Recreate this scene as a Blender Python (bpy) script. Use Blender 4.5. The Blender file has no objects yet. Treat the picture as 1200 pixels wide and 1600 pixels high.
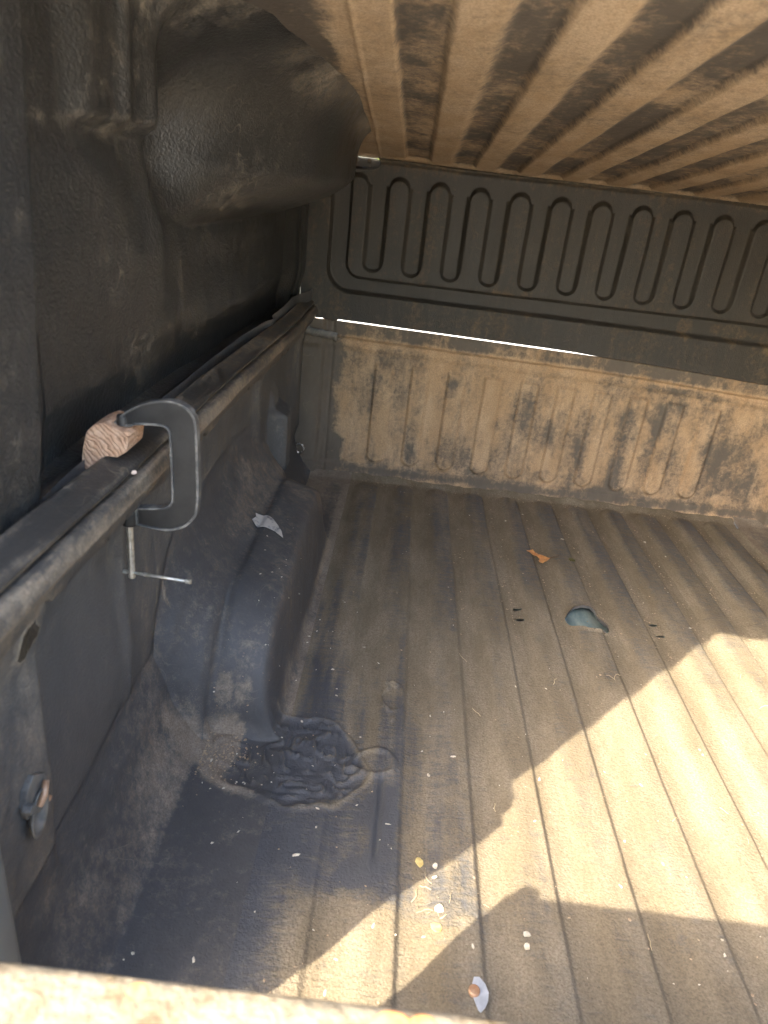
import bpy, bmesh, math, random
import numpy as np
from mathutils import Vector, Matrix

S = bpy.context.scene
COL = S.collection
random.seed(4)

# ------------------------------------------------------------------ camera
F_PX = 1084.0
cam_d = bpy.data.cameras.new('camera')
cam = bpy.data.objects.new('camera', cam_d)
COL.objects.link(cam)
S.camera = cam
_d = Vector((62.0, -500.0, F_PX)).normalized()          # direction of the bed's length, in camera axes (right, down, forward)
_v = Vector((-271.0, 2318.0, F_PX)); _v = (_v - _d * _v.dot(_d)).normalized()   # straight down
_r = _v.cross(_d)
cam.matrix_world = Matrix(((_r.x, -_r.y, -_r.z, 0.0),
                           (_d.x, -_d.y, -_d.z, 0.0),
                           (-_v.x, _v.y, _v.z, 0.9),
                           (0, 0, 0, 1)))
cam_d.sensor_fit = 'VERTICAL'
cam_d.sensor_height = 36.0
cam_d.lens = 36.0 * F_PX / 1600.0
cam_d.clip_start = 0.01
cam_d.clip_end = 500
cam_d.dof.use_dof = True
cam_d.dof.focus_distance = 1.5
cam_d.dof.aperture_fstop = 6.5

# ------------------------------------------------------------------ light
SUN_EL = math.radians(37.5)
SUN_DIR = Vector((0.927, 0.914, -1.0)).normalized()      # the way the light travels
w = bpy.data.worlds.new('World'); S.world = w; w.use_nodes = True
nt = w.node_tree
bg = nt.nodes['Background']
sky = nt.nodes.new('ShaderNodeTexSky')
sky.sky_type = 'NISHITA'; sky.sun_disc = False
sky.sun_elevation = SUN_EL
sky.sun_rotation = math.atan2(-SUN_DIR.x, -SUN_DIR.y)
sky.air_density = 1.3; sky.dust_density = 5.0; sky.ozone_density = 2.5                       # a hazy, milky sky
nt.links.new(sky.outputs[0], bg.inputs[0])
bg.inputs[1].default_value = 0.15
sun_d = bpy.data.lights.new('sun', 'SUN')
sun_d.energy = 2.0; sun_d.angle = math.radians(0.5); sun_d.color = (1.0, 0.88, 0.68)
sun = bpy.data.objects.new('sun', sun_d); COL.objects.link(sun)
sun.rotation_euler = SUN_DIR.to_track_quat('-Z', 'Y').to_euler()
sun.location = (-6, -6, 6)
S.view_settings.view_transform = 'Standard'
S.view_settings.look = 'None'
S.view_settings.exposure = 3.15
S.view_settings.gamma = 1.0
S.cycles.max_bounces = 9
S.cycles.diffuse_bounces = 7
S.cycles.glossy_bounces = 2
S.cycles.use_adaptive_sampling = True
S.cycles.adaptive_threshold = 0.03
S.cycles.caustics_reflective = False
S.cycles.caustics_refractive = False

# ------------------------------------------------------------------ numeric noise
_rng = np.random.RandomState(7)
_TAB = _rng.rand(256, 256)

def vnoise(x, y, s, seed=0):
    x = np.asarray(x) * s + seed * 17.31; y = np.asarray(y) * s + seed * 9.77
    xi = np.floor(x).astype(int); yi = np.floor(y).astype(int)
    fx = x - xi; fy = y - yi
    fx = fx * fx * (3 - 2 * fx); fy = fy * fy * (3 - 2 * fy)
    a = _TAB[xi & 255, yi & 255]; b = _TAB[(xi + 1) & 255, yi & 255]
    c = _TAB[xi & 255, (yi + 1) & 255]; d = _TAB[(xi + 1) & 255, (yi + 1) & 255]
    return (a * (1 - fx) + b * fx) * (1 - fy) + (c * (1 - fx) + d * fx) * fy

def fbm(x, y, s, o=4, seed=0):
    r = 0; a = 0.5; t = 0
    for i in range(o):
        r = r + a * vnoise(x, y, s * 2 ** i, seed + i * 3); t += a; a *= 0.55
    return r / t

def ss(x, a, b):
    t = np.clip((x - a) / (b - a), 0, 1)
    return t * t * (3 - 2 * t)

def gauss(x, c, s):
    return np.exp(-((x - c) / s) ** 2)

def blob(x, y, cx, cy, rx, ry, seed=0, soft=0.35, rag=0.5, s=14):
    d = np.sqrt(((x - cx) / rx) ** 2 + ((y - cy) / ry) ** 2) + rag * (fbm(x, y, s, 4, seed) - 0.5) * 2
    return 1 - ss(d, 1 - soft, 1 + soft)

# ------------------------------------------------------------------ materials
def nd(t, typ, **kw):
    n = t.nodes.new(typ)
    for k, v in kw.items():
        setattr(n, k, v)
    return n

def setin(n, **kw):
    for k, v in kw.items():
        n.inputs[k.replace('_', ' ')].default_value = v

def new_mat(name):
    m = bpy.data.materials.new(name); m.use_nodes = True
    t = m.node_tree
    b = t.nodes['Principled BSDF']
    return m, t, b

def noise(t, vec, scale, detail=4, rough=0.55, dist=0.0):
    n = nd(t, 'ShaderNodeTexNoise')
    setin(n, Scale=scale, Detail=detail, Roughness=rough, Distortion=dist)
    t.links.new(vec, n.inputs['Vector'])
    return n.outputs['Fac']

def mapping(t, vec, sc):
    n = nd(t, 'ShaderNodeMapping'); n.inputs['Scale'].default_value = sc
    t.links.new(vec, n.inputs['Vector'])
    return n.outputs['Vector']

def math_(t, op, a, b=None, clamp=False):
    n = nd(t, 'ShaderNodeMath', operation=op, use_clamp=clamp)
    for i, v in enumerate((a, b)):
        if v is None: continue
        if isinstance(v, (int, float)): n.inputs[i].default_value = v
        else: t.links.new(v, n.inputs[i])
    return n.outputs[0]

def remap(t, v, a, b, c=0.0, d=1.0):
    n = nd(t, 'ShaderNodeMapRange'); n.clamp = True
    n.interpolation_type = 'SMOOTHSTEP'
    t.links.new(v, n.inputs['Value'])
    for k, q in zip(('From Min', 'From Max', 'To Min', 'To Max'), (a, b, c, d)):
        n.inputs[k].default_value = q
    return n.outputs['Result']

def mixc(t, f, a, b):
    n = nd(t, 'ShaderNodeMix', data_type='RGBA')
    if isinstance(f, (int, float)): n.inputs[0].default_value = f
    else: t.links.new(f, n.inputs[0])
    for s, q in ((6, a), (7, b)):
        if isinstance(q, tuple): n.inputs[s].default_value = q + (1,) if len(q) == 3 else q
        else: t.links.new(q, n.inputs[s])
    return n.outputs[2]

def plastic(name, base=(0.035, 0.034, 0.033), dustA=(0.36, 0.25, 0.14), dustB=(0.5, 0.42, 0.3), rough=0.5,
            grain=260, grain_d=0.35, streak=(1, 1, 1), breakup=0.9, fleck=0.6, dust_bump=0.5, haze=0.10, ripple=(1, 1, 1), spec=0.4, scuff=0.25, scuff_dir=(1, 1, 1)):
    """Moulded black bed-liner plastic with dust laid on by the mesh attribute 'dust'."""
    m, t, b = new_mat(name)
    tc = nd(t, 'ShaderNodeTexCoord').outputs['Object']
    at = nd(t, 'ShaderNodeAttribute', attribute_name='dust').outputs['Fac']
    sv = mapping(t, tc, streak)
    n_big = noise(t, sv, 9, 5, 0.6)
    n_mid = noise(t, sv, 45, 5, 0.65)
    n_fin = noise(t, tc, 330, 3, 0.7)
    br = math_(t, 'ADD', math_(t, 'MULTIPLY', n_big, 0.45), math_(t, 'ADD', math_(t, 'MULTIPLY', n_mid, 0.38), math_(t, 'MULTIPLY', n_fin, 0.22)))
    br = math_(t, 'MULTIPLY', math_(t, 'SUBTRACT', br, 0.525), 2.6 * breakup)
    rip = noise(t, mapping(t, tc, ripple), 75, 3, 0.6, 0.6)
    br = math_(t, 'ADD', br, math_(t, 'MULTIPLY', math_(t, 'SUBTRACT', rip, 0.5), 1.1))
    d = remap(t, math_(t, 'ADD', at, br), 0.0, 1.0)
    # small flecks of dry dirt caught in the grain
    vor = nd(t, 'ShaderNodeTexVoronoi'); vor.inputs['Scale'].default_value = 420
    t.links.new(tc, vor.inputs['Vector'])
    fl = remap(t, vor.outputs['Distance'], 0.34, 0.16)
    spk = nd(t, 'ShaderNodeAttribute', attribute_name='speck').outputs['Fac']
    flm = math_(t, 'ADD', remap(t, noise(t, tc, 22, 4, 0.7), 0.52, 0.72, 0, 0.7), math_(t, 'MULTIPLY', spk, remap(t, noise(t, tc, 60, 4, 0.7), 0.38, 0.6)))
    d = math_(t, 'ADD', d, math_(t, 'MULTIPLY', math_(t, 'MULTIPLY', fl, flm), fleck * 0.75), clamp=True)
    d = math_(t, 'MAXIMUM', d, math_(t, 'MULTIPLY', remap(t, noise(t, sv, 5, 6, 0.7), 0.3, 0.8), haze))
    dcol = mixc(t, remap(t, noise(t, sv, 13, 6, 0.7), 0.35, 0.68), dustA, dustB)
    dcol = mixc(t, remap(t, noise(t, tc, 300, 3, 0.75), 0.36, 0.68, 0, 0.55), dcol, tuple(c * 0.45 for c in dustA))
    bcol = mixc(t, n_mid, base, tuple(min(1, c * 1.55 + 0.004) for c in base))
    t.links.new(mixc(t, d, bcol, dcol), b.inputs['Base Color'])
    rr = math_(t, 'ADD', math_(t, 'MULTIPLY', d, 0.95 - rough), math_(t, 'ADD', rough - 0.06, math_(t, 'MULTIPLY', n_big, 0.14)), clamp=True)
    t.links.new(rr, b.inputs['Roughness'])
    b.inputs['Specular IOR Level'].default_value = spec
    if scuff:
        sw = nd(t, 'ShaderNodeTexNoise'); setin(sw, Scale=14, Detail=2, Distortion=0.3)
        t.links.new(mapping(t, tc, scuff_dir), sw.inputs['Vector'])
        ln = math_(t, 'ABSOLUTE', math_(t, 'SUBTRACT', sw.outputs['Fac'], 0.5))
        ln = math_(t, 'MULTIPLY', remap(t, ln, 0.006, 0.0), remap(t, noise(t, tc, 11, 3, 0.6), 0.52, 0.66))
        t.links.new(mixc(t, math_(t, 'MULTIPLY', ln, scuff), b.inputs['Base Color'].links[0].from_socket, tuple(min(1, c * 1.1) for c in dustB)), b.inputs['Base Color'])
    # leather grain
    v2 = nd(t, 'ShaderNodeTexVoronoi', feature='SMOOTH_F1'); v2.inputs['Scale'].default_value = grain
    wv = nd(t, 'ShaderNodeVectorMath', operation='ADD')
    nz = nd(t, 'ShaderNodeTexNoise'); nz.inputs['Scale'].default_value = grain * 0.5; t.links.new(tc, nz.inputs['Vector'])
    sc = nd(t, 'ShaderNodeVectorMath', operation='SCALE'); sc.inputs['Scale'].default_value = 0.008
    t.links.new(nz.outputs['Color'], sc.inputs[0]); t.links.new(tc, wv.inputs[0]); t.links.new(sc.outputs[0], wv.inputs[1])
    t.links.new(wv.outputs[0], v2.inputs['Vector'])
    gr = math_(t, 'ADD', math_(t, 'MULTIPLY', v2.outputs['Distance'], 0.8), math_(t, 'MULTIPLY', noise(t, tc, grain * 1.6, 2, 0.5), 0.6))
    hgt = math_(t, 'ADD', gr, math_(t, 'ADD', math_(t, 'MULTIPLY', d, dust_bump), math_(t, 'ADD', math_(t, 'MULTIPLY', n_mid, 0.9), math_(t, 'MULTIPLY', rip, 0.7))))
    bp = nd(t, 'ShaderNodeBump'); bp.inputs['Strength'].default_value = grain_d; bp.inputs['Distance'].default_value = 0.0016
    t.links.new(hgt, bp.inputs['Height']); t.links.new(bp.outputs[0], b.inputs['Normal'])
    return m

def simple(name, col, rough=0.6, metal=0.0, col2=None, nscale=30, bump=0.2, bdist=0.001, streak=(1, 1, 1), lo=0.35, hi=0.65, bscale=None):
    m, t, b = new_mat(name)
    tc = mapping(t, nd(t, 'ShaderNodeTexCoord').outputs['Object'], streak)
    f = remap(t, noise(t, tc, nscale, 6, 0.65), lo, hi)
    t.links.new(mixc(t, f, col, col2 or tuple(c * 0.7 for c in col)), b.inputs['Base Color'])
    b.inputs['Metallic'].default_value = metal
    t.links.new(math_(t, 'ADD', rough - 0.08, math_(t, 'MULTIPLY', f, 0.16), clamp=True), b.inputs['Roughness'])
    bp = nd(t, 'ShaderNodeBump'); bp.inputs['Strength'].default_value = bump; bp.inputs['Distance'].default_value = bdist
    t.links.new(noise(t, tc, bscale or nscale * 6, 4, 0.6), bp.inputs['Height']); t.links.new(bp.outputs[0], b.inputs['Normal'])
    return m

M = {}
M['floor'] = plastic('liner_floor_plastic', base=(0.062, 0.065, 0.073), dustA=(0.205, 0.165, 0.11), dustB=(0.30, 0.25, 0.18), rough=0.52, grain=230, grain_d=0.6, streak=(1, 0.3, 1), breakup=0.85, ripple=(0.4, 1.6, 1))
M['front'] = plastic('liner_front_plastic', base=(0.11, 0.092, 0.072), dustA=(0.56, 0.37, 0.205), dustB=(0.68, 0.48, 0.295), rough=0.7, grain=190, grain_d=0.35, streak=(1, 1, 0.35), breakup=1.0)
M['side'] = plastic('liner_side_plastic', base=(0.075, 0.073, 0.071), dustA=(0.26, 0.22, 0.17), dustB=(0.33, 0.285, 0.23), rough=0.5, grain=240, grain_d=0.4, streak=(1, 1, 0.4), breakup=1.0, fleck=0.9)
M['well'] = plastic('liner_wheel_well_plastic', base=(0.062, 0.062, 0.064), dustA=(0.26, 0.21, 0.16), dustB=(0.37, 0.31, 0.24), rough=0.5, grain=240, grain_d=0.35, streak=(1, 1, 1), breakup=1.0, fleck=0.9)
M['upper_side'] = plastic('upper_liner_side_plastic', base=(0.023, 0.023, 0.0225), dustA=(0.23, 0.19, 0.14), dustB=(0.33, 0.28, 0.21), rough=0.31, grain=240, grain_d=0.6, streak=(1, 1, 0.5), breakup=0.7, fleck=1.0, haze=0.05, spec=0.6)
M['upper_front'] = plastic('upper_liner_front_plastic', base=(0.036, 0.033, 0.028), dustA=(0.19, 0.14, 0.085), dustB=(0.24, 0.18, 0.11), rough=0.5, grain=300, grain_d=0.45, streak=(1, 1, 0.12), breakup=0.8, fleck=0.3, haze=0.14)
M['roof'] = plastic('upper_liner_floor_plastic', base=(0.075, 0.064, 0.053), dustA=(0.52, 0.365, 0.215), dustB=(0.62, 0.465, 0.305), rough=0.7, grain=150, grain_d=0.35, streak=(1, 0.5, 1), breakup=0.75)
M['rail'] = plastic('bed_rail_paint', base=(0.028, 0.026, 0.024), dustA=(0.24, 0.19, 0.14), dustB=(0.34, 0.27, 0.19), rough=0.45, grain=260, grain_d=0.3, streak=(1, 0.3, 1), breakup=1.1)
M['lip'] = plastic('liner_lip_plastic', base=(0.045, 0.041, 0.037), dustA=(0.27, 0.21, 0.15), dustB=(0.36, 0.28, 0.19), rough=0.55, grain=200, grain_d=0.4, streak=(1, 0.25, 1), breakup=1.1)
M['teal'] = simple('bed_floor_paint', (0.16, 0.24, 0.25), 0.45, col2=(0.36, 0.42, 0.40), nscale=25, streak=(1, .4, 1))
M['pillar'] = simple('pillar_paint', (0.24, 0.245, 0.225), 0.5, col2=(0.29, 0.285, 0.26), nscale=8, bump=0.05)
M['tailgate'] = simple('tailgate_top_crust', (0.185, 0.155, 0.11), 0.8, col2=(0.10, 0.07, 0.035), nscale=45, bump=0.9, bdist=0.003, bscale=140, lo=0.42, hi=0.72)
M['clamp'] = simple('black_clamp_enamel', (0.012, 0.012, 0.0125), 0.42, col2=(0.022, 0.021, 0.02), nscale=55, bump=0.35, bdist=0.0006, bscale=700)
M['clamp_rim'] = simple('worn_clamp_edge', (0.06, 0.06, 0.06), 0.4, col2=(0.26, 0.24, 0.21), nscale=60, lo=0.4, hi=0.75, bump=0.2, bdist=0.0005)
M['zinc'] = simple('zinc_plated_steel', (0.62, 0.6, 0.55), 0.42, metal=0.75, col2=(0.42, 0.38, 0.3), nscale=120, bump=0.3, bdist=0.0004)
M['chrome'] = simple('chrome_steel', (0.75, 0.73, 0.7), 0.25, metal=1.0, col2=(0.5, 0.45, 0.4), nscale=90)
M['copper'] = simple('rusty_pin_steel', (0.5, 0.27, 0.15), 0.5, metal=0.4, col2=(0.62, 0.42, 0.28), nscale=90)
M['metal'] = simple('grey_latch_metal', (0.13, 0.125, 0.115), 0.5, metal=0.0, col2=(0.22, 0.2, 0.17), nscale=60)
M['rust'] = simple('rust', (0.4, 0.15, 0.05), 0.8, col2=(0.6, 0.28, 0.1), nscale=80)
M['leaf'] = simple('dry_orange_leaf', (0.62, 0.24, 0.07), 0.6, col2=(0.75, 0.38, 0.14), nscale=90, bump=0.4)
M['pale'] = simple('pale_dry_petal', (0.75, 0.7, 0.58), 0.7, col2=(0.6, 0.52, 0.38), nscale=150)
M['yellow'] = simple('dry_yellow_leaf', (0.72, 0.6, 0.25), 0.7, col2=(0.6, 0.45, 0.16), nscale=150)
M['olive'] = simple('olive_seed', (0.12, 0.11, 0.03), 0.6)
M['twig'] = simple('twig', (0.18, 0.11, 0.06), 0.8)
M['straw'] = simple('dry_straw', (0.62, 0.5, 0.3), 0.8)
M['white'] = simple('white_scraped_patch', (0.62, 0.58, 0.52), 0.7, col2=(0.22, 0.22, 0.23), nscale=70, lo=.52, hi=.7, bump=.6, bdist=.002)
M['grey'] = simple('grey_patch', (0.5, 0.52, 0.56), 0.6, col2=(0.36, 0.38, 0.42), nscale=50)
M['pink'] = simple('pink_chip_sunlit_metal', (0.8, 0.6, 0.48), 0.6, col2=(0.5, 0.36, 0.28), nscale=20)  # sunlight on the inner metal is painted into this pink; chips share it
M['rubber'] = simple('grey_rubber', (0.16, 0.15, 0.13), 0.7, col2=(0.26, 0.23, 0.19), nscale=50, bump=.4)
M['ground'] = simple('pale_concrete', (0.55, 0.52, 0.46), 0.9, col2=(0.46, 0.43, 0.38), nscale=3)
M['hedge'] = simple('hedge_leaves', (0.22, 0.34, 0.04), 0.6, col2=(0.42, 0.5, 0.08), nscale=10)
M['earth'] = simple('dirt_crumbs', (0.34, 0.24, 0.15), 0.9, col2=(0.5, 0.38, 0.25), nscale=60)
M['paint'] = simple('truck_body_paint', (0.6, 0.6, 0.58), 0.35, nscale=5, bump=0.02)

# end grain of the wood block
m, t, b = new_mat('end_grain_wood'); M['wood'] = m
tc = nd(t, 'ShaderNodeTexCoord').outputs['Object']
wv = nd(t, 'ShaderNodeTexWave', wave_type='RINGS', rings_direction='Y')
setin(wv, Scale=66, Distortion=9, Detail=5)
wv.inputs['Detail Scale'].default_value = 1.4
mp = nd(t, 'ShaderNodeMapping'); mp.inputs['Location'].default_value = (0.05, 0, 0.03)
t.links.new(tc, mp.inputs['Vector']); t.links.new(mp.outputs[0], wv.inputs['Vector'])
wr = remap(t, math_(t, 'ADD', wv.outputs['Fac'], math_(t, 'MULTIPLY', noise(t, tc, 260, 5, 0.7), 0.6)), 0.2, 1.0)
c = mixc(t, wr, (0.38, 0.215, 0.13), (0.52, 0.31, 0.19))
c = mixc(t, remap(t, noise(t, tc, 120, 4), .4, .7, 0, .5), c, (0.7, 0.48, 0.33))
t.links.new(c, b.inputs['Base Color']); b.inputs['Roughness'].default_value = 0.8
bp = nd(t, 'ShaderNodeBump'); bp.inputs['Strength'].default_value = 0.8; bp.inputs['Distance'].default_value = 0.002
t.links.new(wr, bp.inputs['Height']); t.links.new(bp.outputs[0], b.inputs['Normal'])

# ------------------------------------------------------------------ builders
def root(name, label, cat, loc=(0, 0, 0), group=None):
    o = bpy.data.objects.new(name, None); COL.objects.link(o)
    o.location = loc; o.empty_display_size = 0.05
    o['label'] = label; o['category'] = cat
    if group: o['group'] = group
    return o

def tag(o, label, cat, group=None):
    o['label'] = label; o['category'] = cat
    if group: o['group'] = group
    return o

def link(name, me, mat, parent=None, smooth=True):
    o = bpy.data.objects.new(name, me); COL.objects.link(o)
    if mat is not None: me.materials.append(mat)
    if parent is not None:
        o.parent = parent
        off = Vector(parent.location)
        pp = parent.parent
        while pp: off += Vector(pp.location); pp = pp.parent
        me.transform(Matrix.Translation(-off))
    me.polygons.foreach_set('use_smooth', [smooth] * len(me.polygons))
    me.update()
    return o

def grid(name, P, mat, parent=None, dust=None, hole=None, speck=None, flip=False):
    """P: (nu, nv, 3) array of points. hole(x,y,z of face centres) -> bool array of faces to drop."""
    nu, nv, _ = P.shape
    idx = np.arange(nu * nv).reshape(nu, nv)
    q = np.stack([idx[:-1, :-1], idx[1:, :-1], idx[1:, 1:], idx[:-1, 1:]], -1).reshape(-1, 4)
    if flip: q = q[:, ::-1]
    co = P.reshape(-1, 3)
    if hole is not None:
        cen = co[q].mean(1)
        q = q[~hole(cen)]
    me = bpy.data.meshes.new(name)
    me.vertices.add(len(co)); me.vertices.foreach_set('co', co.astype(np.float32).ravel())
    me.loops.add(len(q) * 4); me.loops.foreach_set('vertex_index', q.astype(np.int32).ravel())
    me.polygons.add(len(q)); me.polygons.foreach_set('loop_start', np.arange(0, len(q) * 4, 4, dtype=np.int32))
    me.polygons.foreach_set('loop_total', np.full(len(q), 4, dtype=np.int32))
    me.update(calc_edges=True); me.validate()
    if dust is not None:
        a = me.attributes.new('dust', 'FLOAT', 'POINT')
        a.data.foreach_set('value', np.clip(dust, -1, 2).astype(np.float32).ravel())
    if speck is not None:
        a = me.attributes.new('speck', 'FLOAT', 'POINT')
        a.data.foreach_set('value', np.clip(speck, 0, 2).astype(np.float32).ravel())
    return link(name, me, mat, parent)

def snap_to_poly(px, py, poly, band):
    """Pull grid points that lie near the outline exactly onto it."""
    poly = np.array(poly); n = len(poly)
    best = np.full(px.shape, 1e9); bx = px.copy(); by = py.copy()
    for i in range(n):
        a = poly[i]; c = poly[(i + 1) % n]; e = c - a; L = e @ e
        t = np.clip(((px - a[0]) * e[0] + (py - a[1]) * e[1]) / L, 0, 1)
        qx = a[0] + t * e[0]; qy = a[1] + t * e[1]
        dd = np.hypot(px - qx, py - qy)
        m_ = dd < best
        best = np.where(m_, dd, best); bx = np.where(m_, qx, bx); by = np.where(m_, qy, by)
    m_ = best < band
    return np.where(m_, bx, px), np.where(m_, by, py), best

def inside(px, py, poly):
    r = np.zeros(px.shape, bool); n = len(poly)
    for i in range(n):
        x1, y1 = poly[i]; x2, y2 = poly[(i + 1) % n]
        c_ = ((y1 > py) != (y2 > py))
        with np.errstate(divide='ignore', invalid='ignore'):
            r ^= c_ & (px < (x2 - x1) * (py - y1) / (y2 - y1 + 1e-12) + x1)
    return r

def bm_obj(name, bm, mat, parent=None, smooth=False, bevel=0.0):
    if bevel:
        bmesh.ops.bevel(bm, geom=bm.edges[:], offset=bevel, segments=2, affect='EDGES', profile=0.5)
    bmesh.ops.recalc_face_normals(bm, faces=bm.faces[:])
    me = bpy.data.meshes.new(name); bm.to_mesh(me); bm.free()
    return link(name, me, mat, parent, smooth)

def add_tube(bm, pts, radii, seg=12, cap=True):
    pts = [Vector(p) for p in pts]
    if not isinstance(radii, (list, tuple)): radii = [radii] * len(pts)
    rings = []
    up = None
    for i, p in enumerate(pts):
        d = (pts[min(i + 1, len(pts) - 1)] - pts[max(i - 1, 0)]).normalized()
        if up is None:
            up = d.orthogonal().normalized()
        else:
            up = (up - d * up.dot(d)).normalized()
        s = d.cross(up)
        rings.append([bm.verts.new(p + (up * math.cos(a) + s * math.sin(a)) * radii[i]) for a in [2 * math.pi * k / seg for k in range(seg)]])
    for a, c in zip(rings, rings[1:]):
        for k in range(seg):
            bm.faces.new((a[k], a[(k + 1) % seg], c[(k + 1) % seg], c[k]))
    if cap:
        bm.faces.new(rings[0][::-1]); bm.faces.new(rings[-1])

def add_box(bm, lo, hi):
    r = bmesh.ops.create_cube(bm, size=1.0)
    for v in r['verts']:
        v.co = Vector([lo[i] + (v.co[i] + 0.5) * (hi[i] - lo[i]) for i in range(3)])

def mirror(o, name, parent):
    """The bed is the same on the right: the same moulded shape, mirrored about its centre line x = 0.52."""
    me = o.data.copy()
    off = Vector(parent.location)
    me.transform(Matrix.Translation(off))
    me.transform(Matrix.Translation((1.04, 0, 0)) @ Matrix.Diagonal((-1, 1, 1, 1)))
    me.flip_normals()
    me.transform(Matrix.Translation(-off))
    c = bpy.data.objects.new(name, me); COL.objects.link(c); c.parent = parent
    return c

# ------------------------------------------------------------------ LOWER BED LINER
YW = 2.2
liner = root('bed_liner', 'worn black ribbed bed liner lying right way up in the truck, covered in brown dust', 'bed liner', (0.5, 1.2, 0.0))

PER = 0.1157
HOLE = [(0.4627, 1.4458), (0.4735, 1.4658), (0.4800, 1.4760), (0.4917, 1.4877), (0.5020, 1.4905), (0.5156, 1.4966), (0.5329, 1.493),
        (0.5400, 1.4800), (0.5433, 1.4771), (0.5480, 1.4630), (0.554, 1.4546), (0.5652, 1.4362), (0.5649, 1.4158), (0.557, 1.4022), (0.5334, 1.3993),
        (0.5102, 1.3978), (0.4892, 1.4068), (0.4692, 1.4128), (0.4626, 1.4284)]
SLOTS = [(0.3498, 1.4642), (0.3498, 1.4171), (0.6843, 1.4643), (0.6863, 1.416)]

def ribmask(x):
    p = np.mod(x - 0.237, PER)
    up = ss(p, -0.008, 0.034)
    dn = 1 - ss(p, 0.0705, 0.0785)
    return up * dn

def melt_mask(x, y):
    d = np.sqrt(((x + 0.105) / 0.135) ** 2 + ((y - 0.895) / 0.098) ** 2) + 0.45 * (fbm(x, y, 13, 3, 5) - 0.5)
    return d

def folds(x, y):
    """Thin creases that wander like the contour lines of a crumpled sheet."""
    n1 = fbm(x + 0.02 * vnoise(x, y, 20, 26), y * 1.5, 7, 3, 21)
    n2 = fbm(x * 1.4 + 0.4, y, 8, 3, 22)
    f1 = np.exp(-(np.sin(n1 * np.pi * 9) / 0.22) ** 2) * ss(fbm(x, y, 12, 2, 23), 0.28, 0.55)
    f2 = np.exp(-(np.sin(n2 * np.pi * 8) / 0.18) ** 2) * ss(fbm(x, y, 14, 2, 25), 0.4, 0.6)
    return f1, f2

def floor_z(x, y):
    r = ribmask(x + 0.004 * (fbm(x * 0 + 1, y, 3, 2, 3) - 0.5))
    p = np.mod(x - 0.237, PER)
    cap_y = 2.145 - 0.03 * ((p - 0.038) / 0.04) ** 2                     # rounded rib ends at the front wall
    r = r * (1 - ss(y, cap_y - 0.008, cap_y + 0.008))
    amp = 0.0062 * (0.55 + 0.45 * ss(x, -0.05, 0.15))
    amp = amp * (1 - 0.0 * x)
    z = (amp * (1 + 0.8 * ss(y, 1.1, 1.6)) * r + 0.0016 * r * np.sin(np.pi * np.clip(p / 0.077, 0, 1)) - 0.0016 * (1 - r) * np.sin(np.pi * np.clip((p - 0.077) / 0.0387, 0, 1))) * ss(x, -0.135, -0.11)
    z = z + 0.0045 * (fbm(x, y, 3.5, 3, 1) - 0.5) + 0.0012 * (fbm(x, y, 24, 3, 2) - 0.5)
    z = z + 0.012 * ss(y, 2.155, 2.19) * (0.4 + 1.1 * fbm(x, y, 16, 3, 9))
    z = z + 0.006 * ss(y, 2.12, 2.17) * fbm(x, y, 30, 3, 8)
    # melted, wrinkled spot beside the wheel well
    d = melt_mask(x, y)
    inside_ = 1 - ss(d, 0.8, 1.0)
    f1, f2 = folds(x, y)
    z = z + inside_ * (0.0065 * f1 + 0.005 * f2 + 0.016 * (fbm(x, y, 20, 2, 28) - 0.5) - 0.003) + 0.0045 * gauss(d, 0.97, 0.03) * (0.4 + fbm(x, y, 30, 2, 24))
    # second smaller burn with curled edges, further up the bed
    d2 = np.sqrt(((x - 0.055) / 0.018) ** 2 + ((y - 1.075) / 0.045) ** 2) + 1.6 * (fbm(x, y, 30, 3, 31) - 0.5)
    z = z + 0.006 * gauss(d2, 0.9, 0.09) * fbm(x, y, 60, 2, 37) * 1.6 - 0.002 * (1 - ss(d2, 0.6, 0.9))
    d3 = np.sqrt(((x - 0.03) / 0.045) ** 2 + ((y - 0.905) / 0.03) ** 2) + 0.5 * (fbm(x, y, 40, 3, 33) - 0.5)
    z = z + 0.005 * gauss(d3, 0.9, 0.14)
    # split seam
    z = z - 0.006 * gauss(x - 0.045 - 0.006 * (fbm(y, y, 9, 2, 4) - .5), 0, 0.004) * ss(y, 0.7, 0.74) * (1 - ss(y, 0.86, 0.9))
    return z

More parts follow.
